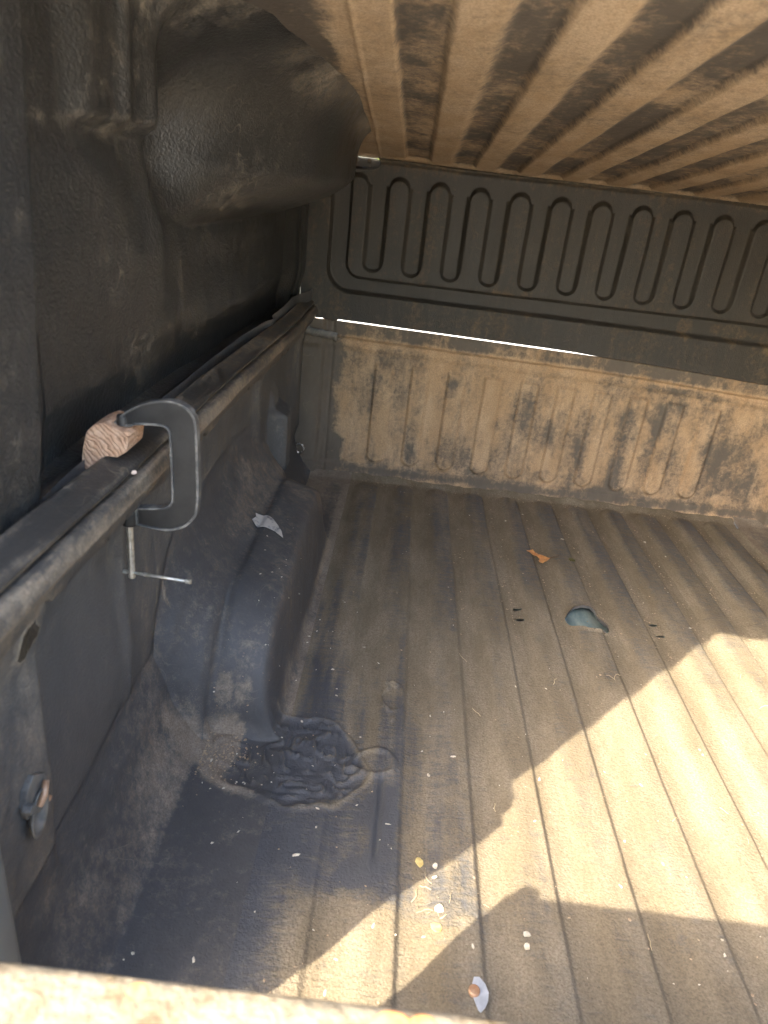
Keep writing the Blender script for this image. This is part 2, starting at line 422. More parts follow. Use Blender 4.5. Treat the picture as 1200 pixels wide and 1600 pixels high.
def floor_dust(x, y):
    p = np.mod(x - 0.237, PER)
    rib = ribmask(x)
    far = ss(y, 1.0, 1.9)
    right = ss(x + 0.35 * (y - 0.8), 0.0, 0.30)
    d = 0.37 + 0.34 * far + 0.62 * right * (1 - 0.65 * far)
    d = d + (1 - rib) * (0.14 + 0.30 * far) - rib * (0.06 + 0.34 * far)
    d = d + (0.5 - 0.3 * right) * (fbm(x * 2.2, y * 0.55, 9, 4, 11) - 0.5)
    d = d + (1.9 - 1.3 * right) * (fbm(x * 5, y * 0.5, 9, 4, 19) - 0.5) * (1 - ss(x, 0.35, 0.6) * 0.6)
    d = d + 0.5 * ss(y, 2.10, 2.16)
    # dark, nearly clean plastic in the near left
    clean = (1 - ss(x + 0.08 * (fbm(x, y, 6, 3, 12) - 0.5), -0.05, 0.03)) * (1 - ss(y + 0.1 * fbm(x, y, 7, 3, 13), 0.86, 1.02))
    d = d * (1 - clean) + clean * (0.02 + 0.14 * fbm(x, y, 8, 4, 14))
    # dusty edges running along the ribs on the left
    for cx_, s_, a_ in ((0.087, 0.012, 0.35), (0.06, 0.006, 0.25), (-0.07, 0.014, 0.5), (0.0, 0.006, 0.3), (-0.02, 0.006, 0.2)):
        d = d + a_ * gauss(x, cx_, s_) * ss(y, 0.75, 1.0) * fbm(x * 2, y, 14, 3, 15)
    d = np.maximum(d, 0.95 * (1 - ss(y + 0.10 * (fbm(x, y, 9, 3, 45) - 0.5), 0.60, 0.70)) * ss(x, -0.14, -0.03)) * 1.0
    # melted spot: dusty rim, clean shiny folds
    m_ = melt_mask(x, y)
    d = d * ss(m_, 0.88, 1.02) + (1 - ss(m_, 0.88, 1.02)) * (-0.12 + 0.25 * fbm(x, y, 26, 4, 16))
    g1, g2 = folds(x, y)
    d = d + (1 - ss(m_, 0.8, 1.0)) * (0.38 * g1 + 0.45 * g2)
    arc = gauss(m_, 0.97, 0.035)
    d = d + arc * 0.7 * fbm(x, y, 30, 2, 18) * (1 - 0.7 * ss(y, 0.9, 0.94))
    d = d + (1 - ss(m_, 1.0, 1.35)) * ss(m_, 0.86, 0.96) * ss(-x, 0.13, 0.2) * 1.0
    # dark wet-looking stains
    for q in ((0.045, 0.80, 0.03, 0.05, 41), (-0.11, 0.72, 0.05, 0.02, 42), (0.02, 0.70, 0.03, 0.03, 43)):
        d = d - 0.6 * blob(x, y, *q[:4], seed=q[4], rag=0.9, s=22)
    return d

# floor sheet
xs = np.arange(-0.13, 1.1701, 0.0025)
ys = np.concatenate([np.arange(0.262, 1.38, 0.004), np.arange(1.38, 1.51, 0.0025), np.arange(1.51, 2.08, 0.005), np.arange(2.08, 2.2001, 0.0025)])
X, Y = np.meshgrid(xs, ys, indexing='ij')
X2, Y2, bd = snap_to_poly(X, Y, HOLE, 0.0016)
Z = floor_z(X, Y) + 0.0035 * gauss(bd, 0, 0.005)
near_slots = [(sx, sy) for sx, sy in SLOTS]
def floor_hole(c):
    r = inside(c[:, 0], c[:, 1], HOLE)
    for sx, sy in near_slots:
        r |= (((c[:, 0] - sx) / 0.0115) ** 2 + ((c[:, 1] - sy) / 0.0045) ** 2) < 1
    return r
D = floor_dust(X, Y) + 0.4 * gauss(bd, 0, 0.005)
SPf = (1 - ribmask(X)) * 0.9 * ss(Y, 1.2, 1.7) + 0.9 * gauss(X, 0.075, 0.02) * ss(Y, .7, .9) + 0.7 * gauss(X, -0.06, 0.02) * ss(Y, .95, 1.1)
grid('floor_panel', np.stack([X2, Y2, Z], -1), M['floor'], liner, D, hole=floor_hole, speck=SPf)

def lower_side(y, z):
    x = -0.340 + 0 * y
    x = x + 0.014 * (1 - ss(y, 0.545, 0.553)) * (1 - 0.4 * ss(z, 0.30, 0.18))
    x = x + 0.006 * gauss(y, 0.80, 0.012) * ss(z, 0.15, 0.2)
    x = x - 0.010 * ss(y, 0.53, 0.7) * (1 - ss(y, 1.35, 1.6)) * ss(z, 0.2, 0.4)
    # stake pocket: a boxy bulge with a rounded shoulder near the front
    box = ss(y, 1.74, 1.78) * (1 - ss(y, 1.88, 1.91)) * (1 - ss(z, 0.315, 0.345))
    x = x + 0.038 * box
    box2 = ss(y, 1.76, 1.78) * (1 - ss(y, 1.83, 1.85)) * (1 - ss(z, 0.36, 0.40))
    x = x + 0.012 * box2
    x = x + 0.02 * ss(y, 2.0, 2.14) + 0.012 * gauss(y, 1.62, 0.03) * ss(z, .2, .34)
    x = x + 0.018 * ss(z, 0.44, 0.52) + 0.008 * (fbm(y, z, 5, 3, 71) - 0.5)
    x = x - 0.012 * gauss(z - 0.25 - 0.25 * (y - 1.2), 0, 0.09) * (1 - ss(y, 1.4, 1.7)) * ss(y, 0.6, 0.8)
    return x

hb = bmesh.new()
hp = [(a, b_) for a, b_ in HOLE]
up_ = [hb.verts.new((a, b_, float(floor_z(np.array(a), np.array(b_))) + 0.0036)) for a, b_ in hp]
dn_ = [hb.verts.new((a, b_, float(floor_z(np.array(a), np.array(b_))) - 0.0035)) for a, b_ in hp]
for k in range(len(hp)): hb.faces.new((up_[k], up_[(k + 1) % len(hp)], dn_[(k + 1) % len(hp)], dn_[k]))
bm_obj('hole_edge', hb, M['side'], liner)

# left strip with the wheel well: a cross-section swept along the bed
def strip_points(y):
    wob = 0.010 * (fbm(y, y * 0 + 3, 6, 2, 50) - 0.5)
    def arch(y0, R_): return np.sqrt(np.clip(1 - np.clip((y0 + R_ - y) / R_, 0, 1) ** 2, 0, 1))
    def archf(y1, R_): return np.sqrt(np.clip(1 - np.clip((y - (y1 - R_)) / R_, 0, 1) ** 2, 0, 1))
    w_ = arch(0.935, 0.19) * archf(1.715, 0.15)
    w2 = arch(0.915, 0.16) * archf(1.76, 0.15)
    A = [(-0.13, 0.0), (-0.15, 0.001), (-0.163, 0.10), (-0.169, 0.185), (-0.182, 0.203), (-0.215, 0.212), (-0.252, 0.226), (-0.262, 0.220), (-0.272, 0.225), (-0.30, 0.25), (-0.328, 0.30), (-0.336, 0.36)]
    B = [(-0.13, 0.0), (-0.15, 0.0), (-0.165, 0.0), (-0.18, 0.0), (-0.20, 0.0), (-0.22, 0.0), (-0.245, 0.0), (-0.265, 0.0), (-0.276, 0.002), (-0.303, 0.042), (-0.330, 0.10), (-0.338, 0.18)]
    out = []
    for i, (a, b_) in enumerate(zip(A, B)):
        q = w_ if i < 8 else w2
        # the low near end of the well settles into a flat dusty step by the wall
        out.append((a[0] * q + b_[0] * (1 - q) + wob * (1 if i > 2 else 0) * q, a[1] * q + b_[1] * (1 - q)))
    return out

sy_ = np.concatenate([np.arange(0.262, 0.86, 0.006), np.arange(0.86, 1.05, 0.003), np.arange(1.05, 1.56, 0.008), np.arange(1.56, 1.8, 0.005), np.arange(1.8, 2.2001, 0.01)])
NT = 130
pts = strip_points(sy_)
knots = np.array([[p[0] + 0 * sy_, p[1] + 0 * sy_] for p in pts])            # (12, 2, ny)
Xs = np.zeros((NT, len(sy_))); Zs = np.zeros_like(Xs)
for j in range(len(sy_)):
    K = knots[:, :, j]
    for _ in range(3):                                                        # corner cutting rounds the section
        n_ = [K[0]]
        for a, b_ in zip(K, K[1:]):
            n_ += [a * 0.75 + b_ * 0.25, a * 0.25 + b_ * 0.75]
        n_.append(K[-1]); K = np.array(n_)
    L = np.concatenate([[0], np.cumsum(np.hypot(*(np.diff(K, axis=0).T)) + 1e-5)]); L /= L[-1]
    tt = np.linspace(0, 1, NT)
    Xs[:, j] = np.interp(tt, L, K[:, 0]); Zs[:, j] = np.interp(tt, L, K[:, 1])
Ys = np.tile(sy_, (NT, 1))
fz = floor_z(Xs, Ys)
lowk = 1 - ss(Zs, 0.01, 0.06)
Zs = Zs + fz * lowk * ss(-Xs, 0.0, 0.13) + 0.003 * (fbm(Xs, Ys, 12, 3, 51) - 0.5) * (1 - lowk)
Xs = Xs + 0.004 * (fbm(Ys, Zs, 10, 3, 52) - 0.5) * (1 - lowk)
Ds = 0.14 + 0.3 * (fbm(Xs, Ys, 10, 4, 53) - 0.5)
join = np.tile(ss(np.linspace(0, 1, NT), 0.80, 0.985)[:, None], (1, len(sy_)))
Xs = Xs * (1 - join) + (lower_side(Ys, Zs) + 0.0012) * join
flat = lowk
fd = floor_dust(Xs, Ys)
Ds = Ds * (1 - flat) + fd * flat * (Xs > -0.27) + flat * (Xs <= -0.27) * 0.2
# pale dust strip on the fillet, fading towards the camera
fil = ss(-Xs, 0.262, 0.282) * (1 - ss(Zs, 0.05, 0.12)) * ss(Ys, 0.45, 0.72) * (1 - ss(Ys, 0.90, 0.95))
Ds = Ds + fil * (0.35 + 0.7 * (fbm(Xs, Ys, 22, 4, 54) - 0.35))
# powdery heap round the broken near end of the well
Ds = Ds + 0.95 * blob(Xs, Ys, -0.232, 0.885, 0.034, 0.045, seed=55, rag=0.8, s=26)
Ds = Ds + 0.6 * blob(Xs, Ys, -0.24, 0.953, 0.022, 0.012, seed=56, rag=1.0, s=40) + 0.5 * blob(Xs, Ys, -0.195, 0.950, 0.02, 0.008, seed=66, rag=1.0, s=40)
Ds = Ds + 0.8 * blob(Xs, Ys, -0.29, 0.885, 0.035, 0.025, seed=57, rag=0.9, s=26)
Ds = Ds - 0.9 * blob(Xs, Ys, -0.175, 0.93, 0.035, 0.03, seed=58, rag=0.7, s=26)
Ds = Ds + 0.3 * blob(Xs, Ys, -0.30, 1.42, 0.03, 0.16, seed=59, rag=0.9, s=16)
Ds = Ds + 0.35 * blob(Xs, Ys, -0.24, 1.60, 0.07, 0.08, seed=60, rag=0.9, s=16)
# water-drip line down the wall side of the well
Ds = Ds + 0.9 * gauss(Ys - 0.95 - 0.02 * (fbm(Zs, Zs, 20, 3, 61) - 0.5), 0, 0.0035) * ss(Zs, 0.22, 0.26) * fbm(Zs, Ys, 120, 2, 62) * 1.6
SPs = 1.1 * blob(Xs, Ys, -0.225, 0.90, 0.06, 0.07, seed=67, rag=0.9, s=20) + 0.8 * blob(Xs, Ys, -0.30, 0.88, 0.05, 0.05, seed=68, rag=.9) + 0.5 * blob(Xs, Ys, -0.29, 1.3, 0.05, 0.3, seed=69, rag=.9)
well = grid('wheel_well', np.stack([Xs, Ys, Zs], -1), M['well'], liner, Ds, speck=SPs)

# side wall of the lower liner
yy = np.concatenate([np.arange(0.262, 0.60, 0.004), np.arange(0.6, 1.6, 0.008), np.arange(1.6, 2.2001, 0.004)])
ztop_strip = np.min([np.interp(yy + o_, sy_, Zs[-1]) for o_ in np.linspace(-0.03, 0.03, 13)], axis=0) - 0.01
tz_ = np.linspace(0, 1, 100)
Yw = np.tile(yy[:, None], (1, 100)); Zw = ztop_strip[:, None] + tz_[None, :] * (0.60 - ztop_strip[:, None])
PH = [(0.5195, 0.5071), (0.5108, 0.5064), (0.5021, 0.5048), (0.4973, 0.4951), (0.4989, 0.4762), (0.5071, 0.4672), (0.5156, 0.4659), (0.5189, 0.4727), (0.5340, 0.4772), (0.5380, 0.4812), (0.5290, 0.495)]
Y3, Z3, bd2 = snap_to_poly(Yw, Zw, PH, 0.0022)
Dw = 0.10 + 0.3 * (fbm(Yw * 2, Zw, 6, 4, 72) - 0.5) + 0.30 * ss(Yw, 0.8, 1.2) * (1 - ss(Yw, 1.3, 1.6)) * (1 - ss(Zw, .33, .45)) + 1.0 * gauss(bd2, 0, 0.003)  # last term: pale ring painted in for the hole's sunlit edges
Dw = Dw + 0.35 * (1 - ss(Yw, 0.545, 0.555)) + 0.5 * blob(Yw, Zw, 2.12, 0.4, 0.05, 0.1, seed=73)
Dw = Dw + 0.8 * gauss(Yw - 0.93 - 0.10 * (Zw - .3) - 0.012 * (fbm(Zw, Zw, 20, 3, 61) - 0.5), 0, 0.0035) * ss(Zw, 0.2, 0.26) * (1 - ss(Zw, 0.36, 0.4)) * fbm(Zw, Yw, 120, 2, 62) * 1.7
Xw = lower_side(Yw, Zw) + 0.002 * gauss(bd2, 0, 0.004)
side = grid('side_wall', np.stack([Xw, Y3, Z3], -1), M['side'], liner, Dw, flip=True,
            hole=lambda c: inside(c[:, 1], c[:, 2], PH))

# top lip of the lower liner, tucked under the rail; ragged lower edge
def zr(y):      # how the rail drops towards the cab
    return 0.0 - 0.030 * ss(y, 0.9, 2.2) + 0.006 * ss(-y, -0.75, -0.45)
ly = np.arange(0.315, 2.195, 0.005)
def crisp(P_, r_=0.0008, sub=2):
    """Profile with its corners kept tight, so that flat facets stay flat under smooth shading."""
    out = [P_[0]]
    for i in range(1, len(P_) - 1):
        p = np.array(P_[i]); 
        for q in (np.array(P_[i - 1]), np.array(P_[i + 1])):
            L_ = np.hypot(*(q - p)); out.append(tuple(p + (q - p) * min(0.45, r_ / L_)))
    out.append(P_[-1])
    return out
lip_prof = crisp([(-0.338, 0.578), (-0.300, 0.580), (-0.284, 0.5832), (-0.2765, 0.5832), (-0.2725, 0.5790), (-0.2690, 0.5660), (-0.2738, 0.5570), (-0.2765, 0.5440), (-0.281, 0.542), (-0.285, 0.546), (-0.287, 0.565)], 0.0010)
LP = np.zeros((len(lip_prof), len(ly), 3)); LD = np.zeros((len(lip_prof), len(ly)))
rag = 0.006 * (fbm(ly, ly * 0, 14, 4, 81) - 0.5) * 2 + 0.006 * (vnoise(ly, ly * 0, 60, 82) > 0.83)
for i, (a, b_) in enumerate(lip_prof):
    LP[i, :, 0] = a + 0.003 * (fbm(ly, ly * 0 + i * 0.05, 9, 3, 83) - 0.5) - 0.010 * ss(ly, 1.6, 2.2)
    LP[i, :, 1] = ly
    LP[i, :, 2] = b_ + zr(ly) + (rag if b_ < 0.550 else 0)
    LD[i] = 0.26 + 0.9 * (fbm(ly, ly * 0 + i * 0.08, 12, 4, 84) - 0.5) + (0.22 if b_ > 0.568 else -0.05) + 0.35 * (abs(b_ - 0.566) < 0.0015)
lipo = grid('top_lip', LP, M['lip'], liner, LD)

# front wall of the lower liner
fx = np.arange(-0.335, 1.375, 0.003); fzv = np.concatenate([np.arange(0.0, 0.12, 0.003), np.arange(0.12, 0.36, 0.006), np.arange(0.36, 0.5081, 0.003)])
Xf, Zf = np.meshgrid(fx, fzv, indexing='ij')
def front_y(x, z):
    y = YW + 0 * x
    p = np.mod(x - 0.877 + 0.029, 0.117) - 0.029
    zb = 0.060 + 0.020 * (p / 0.029) ** 2
    bar = (1 - ss(np.abs(p), 0.022, 0.036)) * ss(z, zb - 0.006, zb + 0.006) * (1 - ss(z, 0.385, 0.397)) * ss(x, -0.16, -0.12) * (1 - ss(x, 1.05, 1.07))
    y = y - 0.010 * bar
    y = y - 0.010 * (1 - ss(z, 0.040, 0.052)) - 0.004 * (1 - ss(z, 0.0, 0.035)) ** 2
    y = y - 0.006 * gauss(z, 0.432, 0.010) - 0.012 * ss(z, 0.452, 0.462)
    y = y - 0.016 * (1 - ss(x, -0.262, -0.25)) - 0.02 * ss(x, 1.26, 1.275)
    y = y + 0.004 * gauss(x, -0.228, 0.004)
    y = y + 0.004 * (fbm(x, z, 7, 3, 91) - 0.5)
    return y
pf = np.mod(Xf - 0.877 + 0.029, 0.117) - 0.029
barf = (1 - ss(np.abs(pf), 0.024, 0.034)) * ss(Zf, 0.06, 0.075) * (1 - ss(Zf, 0.37, 0.39)) * ss(Xf, -0.16, -0.1)
Df = 0.74 + 0.26 * barf * ss(fbm(Xf, Zf * 0.6, 5, 3, 98), 0.35, 0.6) + 1.1 * (fbm(Xf * 1.6, Zf, 8, 4, 92) - 0.5)
Df = Df - 1.2 * (1 - ss(Xf, -0.245, -0.17) * 1.0)
Df = Df - 0.85 * blob(Xf, Zf, -0.21, 0.07, 0.045, 0.07, seed=93, rag=.7, s=20)
# clean bars and bare patches where the dust has fallen off
for q in ((-0.075, 0.30, 0.020, 0.09, 1), (-0.075, 0.12, 0.014, 0.07, 2), (0.055, 0.16, 0.018, 0.10, 3), (0.17, 0.37, 0.035, 0.018, 4), (0.16, 0.345, 0.02, 0.03, 5),
          (0.40, 0.30, 0.03, 0.05, 6), (0.25, 0.10, 0.03, 0.04, 7), (0.50, 0.23, 0.018, 0.05, 8), (0.62, 0.17, 0.022, 0.10, 9), (0.74, 0.13, 0.02, 0.07, 10),
          (0.85, 0.34, 0.055, 0.06, 11), (0.83, 0.20, 0.02, 0.10, 12), (0.88, 0.25, 0.04, 0.06, 13), (0.99, 0.30, 0.03, 0.10, 14), (1.05, 0.20, 0.05, 0.16, 15),
          (1.17, 0.15, 0.08, 0.16, 16), (0.70, 0.05, 0.05, 0.02, 17), (0.93, 0.435, 0.14, 0.012, 18), (0.5, 0.08, 0.03, 0.02, 19), (0.32, 0.24, 0.012, 0.015, 20), (0.80, 0.05, 0.06, 0.02, 21), (0.73, 0.28, .02, .06, 22)):
    Df = Df - 0.38 * blob(Xf, Zf, q[0], q[1], q[2], q[3], seed=100 + q[4], rag=0.8, s=26, soft=.6)
Df = Df - 0.55 * (1 - ss(Zf, 0.03, 0.058)) * (0.4 + fbm(Xf, Zf, 30, 3, 94))
Df = Df + 0.6 * (1 - ss(Zf, 0.006, 0.03)) * (0.3 + fbm(Xf, Zf, 40, 3, 95))
Df = Df - 0.55 * ss(Zf, 0.462, 0.475) * (0.5 + fbm(Xf * 0.6, Zf, 30, 3, 96)) + 0.15 * gauss(Zf, 0.45, 0.012)
def top_drop(x):
    return 0.021 * (x + 0.31) + 0.016 * ss(x, 0.62, 1.25) - 0.009
Zf2 = Zf - ss(Zf, 0.2, 0.508) * top_drop(Xf)
grid('front_wall', np.stack([Xf, front_y(Xf, Zf), Zf2], -1), M['front'], liner, Df)
# thin top flange of the front wall, folded back towards the cab
fy = np.linspace(2.176, 2.235, 8)
Xt, Yt = np.meshgrid(np.arange(-0.335, 1.375, 0.01), fy, indexing='ij')
Zt = 0.5083 - top_drop(Xt) - 0.30 * (Yt - 2.176) + 0.0005 * (fbm(Xt, Yt, 8, 3, 97) - 0.5)
grid('front_lip', np.stack([Xt, Yt, Zt], -1), M['front'], liner, 0.5 + 0 * Xt)
mirror(side, 'side_wall', liner); mirror(well, 'wheel_well', liner); mirror(lipo, 'top_lip', liner)

# ------------------------------------------------------------------ UPPER LINER, upside down
upper = root('inverted_bed_liner', 'second black bed liner turned upside down as a roof, its dusty ribbed floor overhead', 'bed liner', (0.5, 1.2, 0.6))
def roof_base(x, y):
    return 0.985 + 0.082 * (2.2 - y) - 0.010 * (x + 0.1)
def roof_z(x, y):
    xo = x
    x = x + 0.007 * (fbm(x * 0.5, y, 3, 3, 116) - 0.5)
    p = np.mod(x - 0.005, 0.1225)
    low = ss(p, -0.002, 0.010) * (1 - ss(p, 0.056, 0.078))
    low = np.where(x < -0.055, 1.0 - ss(x, -0.06, -0.055), np.where(x < 0.005, 0, low))
    cap_y = 2.155
    low = low * (1 - ss(y, cap_y, cap_y + 0.02)) + ss(y, cap_y + 0.01, cap_y + 0.03) * 0.9
    z = roof_base(x, y) - 0.010 * low - 0.003 * gauss(x, -0.108 - 0.02 * (y - 1.0), 0.0025) * (x > -.2)
    z = z + 0.004 * (fbm(x, y, 4, 3, 111) - 0.5) + 0.002 * (1 - low) * (fbm(x, y * 0.7, 28, 3, 112) - 0.5)
    z = z - 0.006 * ss(y, 2.18, 2.2) ** 2
    return z, low
rx = np.arange(-0.34, 1.3801, 0.003); ry = np.concatenate([np.arange(0.43, 2.10, 0.008), np.arange(2.10, 2.2001, 0.0033)])
Xr, Yr = np.meshgrid(rx, ry, indexing='ij')
Zr, low = roof_z(Xr, Yr)
Dr = 0.44 + 0.42 * low + (0.9 - 0.5 * low) * (fbm(Xr * 1.3, Yr, 7, 4, 113) - 0.5)
Dr = Dr - 0.30 * (1 - low) * blob(np.mod(Xr, .5), np.mod(Yr, .6), 0.25, 0.3, 0.2, 0.25, seed=114, rag=1.2)
Dr = Dr + 0.3 * ss(Yr, 1.9, 2.15) - 0.45 * ss(Yr, 2.175, 2.19)
Dr = Dr - 0.85 * (1 - ss(Xr + 0.05 * fbm(Xr, Yr, 14, 3, 115), -0.135, -0.105)) * (1 - ss(Yr, 1.6, 1.95))
grid('liner_floor', np.stack([Xr, Yr, Zr], -1), M['roof'], upper, Dr, flip=True)

# upper side wall with the hanging wheel well
def bulge(y, z):
    wy = np.sin(np.pi / 2 * np.clip((y - 0.98) / 0.50, 0, 1)) ** 1.6 * (1 - ss(y, 1.76, 2.03))
    zb = 0.815 + 0.05 * (1 - ss(y, 0.9, 1.15)) + 0.022 * ss(y, 1.6, 1.95)
    wz = np.sqrt(np.clip(ss(z, zb, zb + 0.095), 0, 1))
    return wy * wz
def upper_side(y, z):
    x = -0.362 + 0 * y
    x = x + 0.040 * (1 - ss(y - 0.135 * (z - 0.6), 0.578, 0.588))                                # rear post
    x = x - 0.012 * (1 - ss(z, 0.60, 0.66)) * ss(y, 0.63, 0.7)                # lower edge flares outward
    pan = ss(z, 0.918, 0.940) * ss(y, 0.745, 0.80)
    x = x + 0.020 * pan * (1 - ss(y, 0.93, 1.0))
    x = x + 0.011 * gauss(y, 0.865, 0.014) * ss(z, 0.915, 0.95) + 0.004 * gauss(y, 0.93, 0.012) * ss(z, 0.915, 0.95)
    # sloping shoulder below the ledge
    sh = gauss(y - 0.80 - 0.9 * (0.92 - z), 0, 0.10) * (1 - ss(z, 0.88, 0.93)) * ss(z, 0.64, 0.70)
    x = x + 0.016 * sh
    x = x + 0.016 * gauss(y - 0.945 - 0.25 * (0.93 - z), 0, 0.035) * ss(z, 0.70, 0.84)
    x = x - 0.036 * gauss(y, 1.03, 0.06) * ss(z, 0.82, 0.90)
    x = x + 0.200 * bulge(y, z)
    x = x + 0.030 * ss(y, 1.98, 2.06) + 0.008 * ss(y, 2.09, 2.10)
    x = x + 0.014 * gauss(y - 1.5, 0, 0.4) * gauss(z, 0.80, 0.035)
    # cove into the roof
    zr_ = 0.985 + 0.082 * (2.2 - y)
    lean = ss(y, 0.86, 1.02)
    rear = 1 - ss(y, 0.47, 0.60)
    rc = 0.035 + 0.125 * lean - 0.075 * ss(y, 1.15, 1.6) + 0.075 * rear
    xt = -0.325 + 0.215 * lean - 0.10 * ss(y, 1.9, 2.1) + 0.115 * rear                       # where the wall meets the roof
    tz_c = np.clip((z - (zr_ - rc)) / rc, 0, 0.999)
    x = x + (xt - x) * (1 - np.sqrt(1 - tz_c ** 2))
    x = x + 0.009 * (fbm(y, z, 5, 3, 121) - 0.5)
    return x
uy = np.concatenate([np.arange(0.312, 0.57, 0.006), np.arange(0.57, 0.67, 0.002), np.arange(0.67, 1.0, 0.0045), np.arange(1.0, 2.0, 0.006), np.arange(2.0, 2.2001, 0.0045)])
tz = np.linspace(0, 1, 130)
Yu, Tu = np.meshgrid(uy, tz, indexing='ij')
ztop = 0.985 + 0.082 * (2.2 - Yu)
z0 = 0.584 + zr(Yu)
Zu = z0 + Tu * (ztop + 0.002 - z0)
Xu = upper_side(Yu, Zu)
Yu_s = Yu + np.clip(Xu + 0.318, 0, 0.13) * (1 - ss(Yu, 0.312, 0.50))
Du = 0.03 + 0.28 * (fbm(Yu, Zu, 6, 4, 122) - 0.5)
Du = Du + 0.22 * gauss(Yu - 0.99 - 0.75 * (0.90 - Zu), 0, 0.05) * (1 - ss(Zu, 0.88, 0.97)) * ss(Zu, 0.62, 0.70) * (0.3 + fbm(Yu, Zu, 40, 3, 123))
Du = Du + 0.16 * blob(Yu, Zu, 1.0, 0.66, 0.22, 0.035, seed=124, rag=.9)
Du = Du + 0.28 * gauss(Zu, 0.925, 0.012) * (1 - ss(Yu, 0.86, 0.92)) * ss(Yu, .63, .7)
Du = Du + 0.55 * ss(Zu - ztop, -0.07, -0.01) * (0.3 + fbm(Yu, Zu, 18, 4, 125))
Du = Du - 0.4 * gauss(Yu, 1.05, 0.09) * ss(Zu, .8, .88)
Du = Du + 0.14 * bulge(Yu, Zu) * ss(Yu, 1.45, 1.75) + 0.12 * blob(Yu, Zu, 1.2, .86, .2, .02, seed=126)
SPu = 2.0 * gauss(Yu - 0.96 - 0.75 * (0.90 - Zu), 0, 0.045) * (1 - ss(Zu, 0.90, 0.97)) * ss(Zu, 0.62, 0.70) + 0.8 * blob(Yu, Zu, 1.0, 0.67, 0.25, 0.04, seed=127, rag=.9)
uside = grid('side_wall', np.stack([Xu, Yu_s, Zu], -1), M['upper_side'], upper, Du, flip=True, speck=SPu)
# the post's rear return, so the wall has a thickness at the open end
bm = bmesh.new()
add_box(bm, (-0.372, 0.307, 0.592), (-0.326, 0.312, 1.035))
pr = bm_obj('rear_return', bm, M['upper_side'], upper, bevel=0.002)
# flange lying on the truck's rail
gx = np.linspace(-0.50, -0.352, 20); gy = np.arange(0.312, 2.2001, 0.02)
Xg, Yg = np.meshgrid(gx, gy, indexing='ij')
Zg = 0.5868 + zr(Yg) + 0.012 * ss(-Xg, 0.36, 0.40)
ufl = grid('rim_flange', np.stack([Xg, Yg, Zg], -1), M['upper_side'], upper, 0.1 + 0 * Xg)

# upper front wall
vx = np.arange(-0.335, 1.375, 0.0025); vz = np.concatenate([np.arange(0.5115, 0.66, 0.003), np.arange(0.66, 0.70, 0.002), np.arange(0.70, 0.89, 0.006), np.arange(0.89, 0.99, 0.0025)])
Xv, Zv = np.meshgrid(vx, vz, indexing='ij')
def rrect(x, z, x0, x1, z0_, z1, r, s):
    cx_ = np.clip(x, x0 + r, x1 - r); cz_ = np.clip(z, z0_ + r, z1 - r)
    return 1 - ss(np.hypot(x - cx_, z - cz_) - r, -s, s)
def ufront(x, z):
    x = x + 0.005 * (fbm(x, z, 4, 2, 136) - 0.5)
    z = z + 0.006 * (fbm(x, z, 3, 2, 137) - 0.5) * (z > 0.6)
    fr = rrect(x, z, -0.258, 1.30, 0.600, 1.3, 0.07, 0.005)                  # sunk panel inside the frame
    fi = rrect(x, z, -0.205, 1.25, 0.645, 1.3, 0.045, 0.004)                 # raised field holding the grooves
    q = np.mod(x + 0.128 + 0.0585, 0.1165) - 0.0585                           # groove centres
    zb = 0.668 + 0.030 - np.sqrt(np.clip(0.030 ** 2 - np.clip(q, -0.03, 0.03) ** 2, 0, 1))
    gro = (1 - ss(np.abs(q), 0.018, 0.034)) * ss(z, zb - 0.005, zb + 0.005)
    qb = np.abs(np.mod(x + 0.128, 0.1165) - 0.0585)                           # distance from a bar's centre
    zt = 0.925 - 0.028 + np.sqrt(np.clip(0.028 ** 2 - np.clip(qb, 0, 0.028) ** 2, 0, 1))
    top = ss(z, zt - 0.008, zt + 0.008)
    h_ = fi * (1 - np.maximum(gro, top))
    y = YW - 0.026 * (1 - fr) - 0.017 * h_ - 0.003
    y = y - 0.012 * gauss(z, 0.968, 0.006)
    y = y + 0.003 * (fbm(x, z, 6, 3, 131) - 0.5)
    return y, fr, fi, h_
Yv, fr, fi, hh = ufront(Xv, Zv)
Dv = 0.06 + 0.25 * (fbm(Xv, Zv, 8, 4, 132) - 0.5) + 0.06 * fi * hh - 0.30 * fr * (1 - fi) + 0.10 * (1 - fr)
Dv = Dv + 0.6 * blob(Xv, Zv, 1.05, 0.62, 0.2, 0.022, seed=133, rag=1.2, s=20) + 0.35 * blob(Xv, Zv, 0.32, 0.625, 0.07, 0.03, seed=134, rag=1.2, s=20)
Dv = Dv + 0.35 * ss(Zv, 0.93, 0.97)
def dhole(c):
    x, z = c[:, 0], c[:, 2]
    q = ((x > -0.195) & (x < -0.150) & (z > 0.9475) & (z < 0.979)) | ((((x + 0.150) / 0.018) ** 2 + ((z - 0.9632) / 0.0158) ** 2) < 1)
    bar = (x > -0.168) & (x < -0.158) & (z < 0.971)
    return q & ~bar & ((z > .9710) | (z < .969)) 
gap = 0.0050 * ss(Xv, -0.33, -0.2) * (1 - ss(Xv, 0.45, 0.67)) + 0.0002
gap = np.where((Xv > -0.262) & (Xv < -0.215), 0.0006, gap)
Zv2 = Zv - (1 - ss(Zv, 0.51, 0.66)) * (top_drop(Xv) + 0.0030 - gap)
grid('front_wall', np.stack([Xv, Yv, Zv2], -1), M['upper_front'], upper, Dv, hole=dhole)
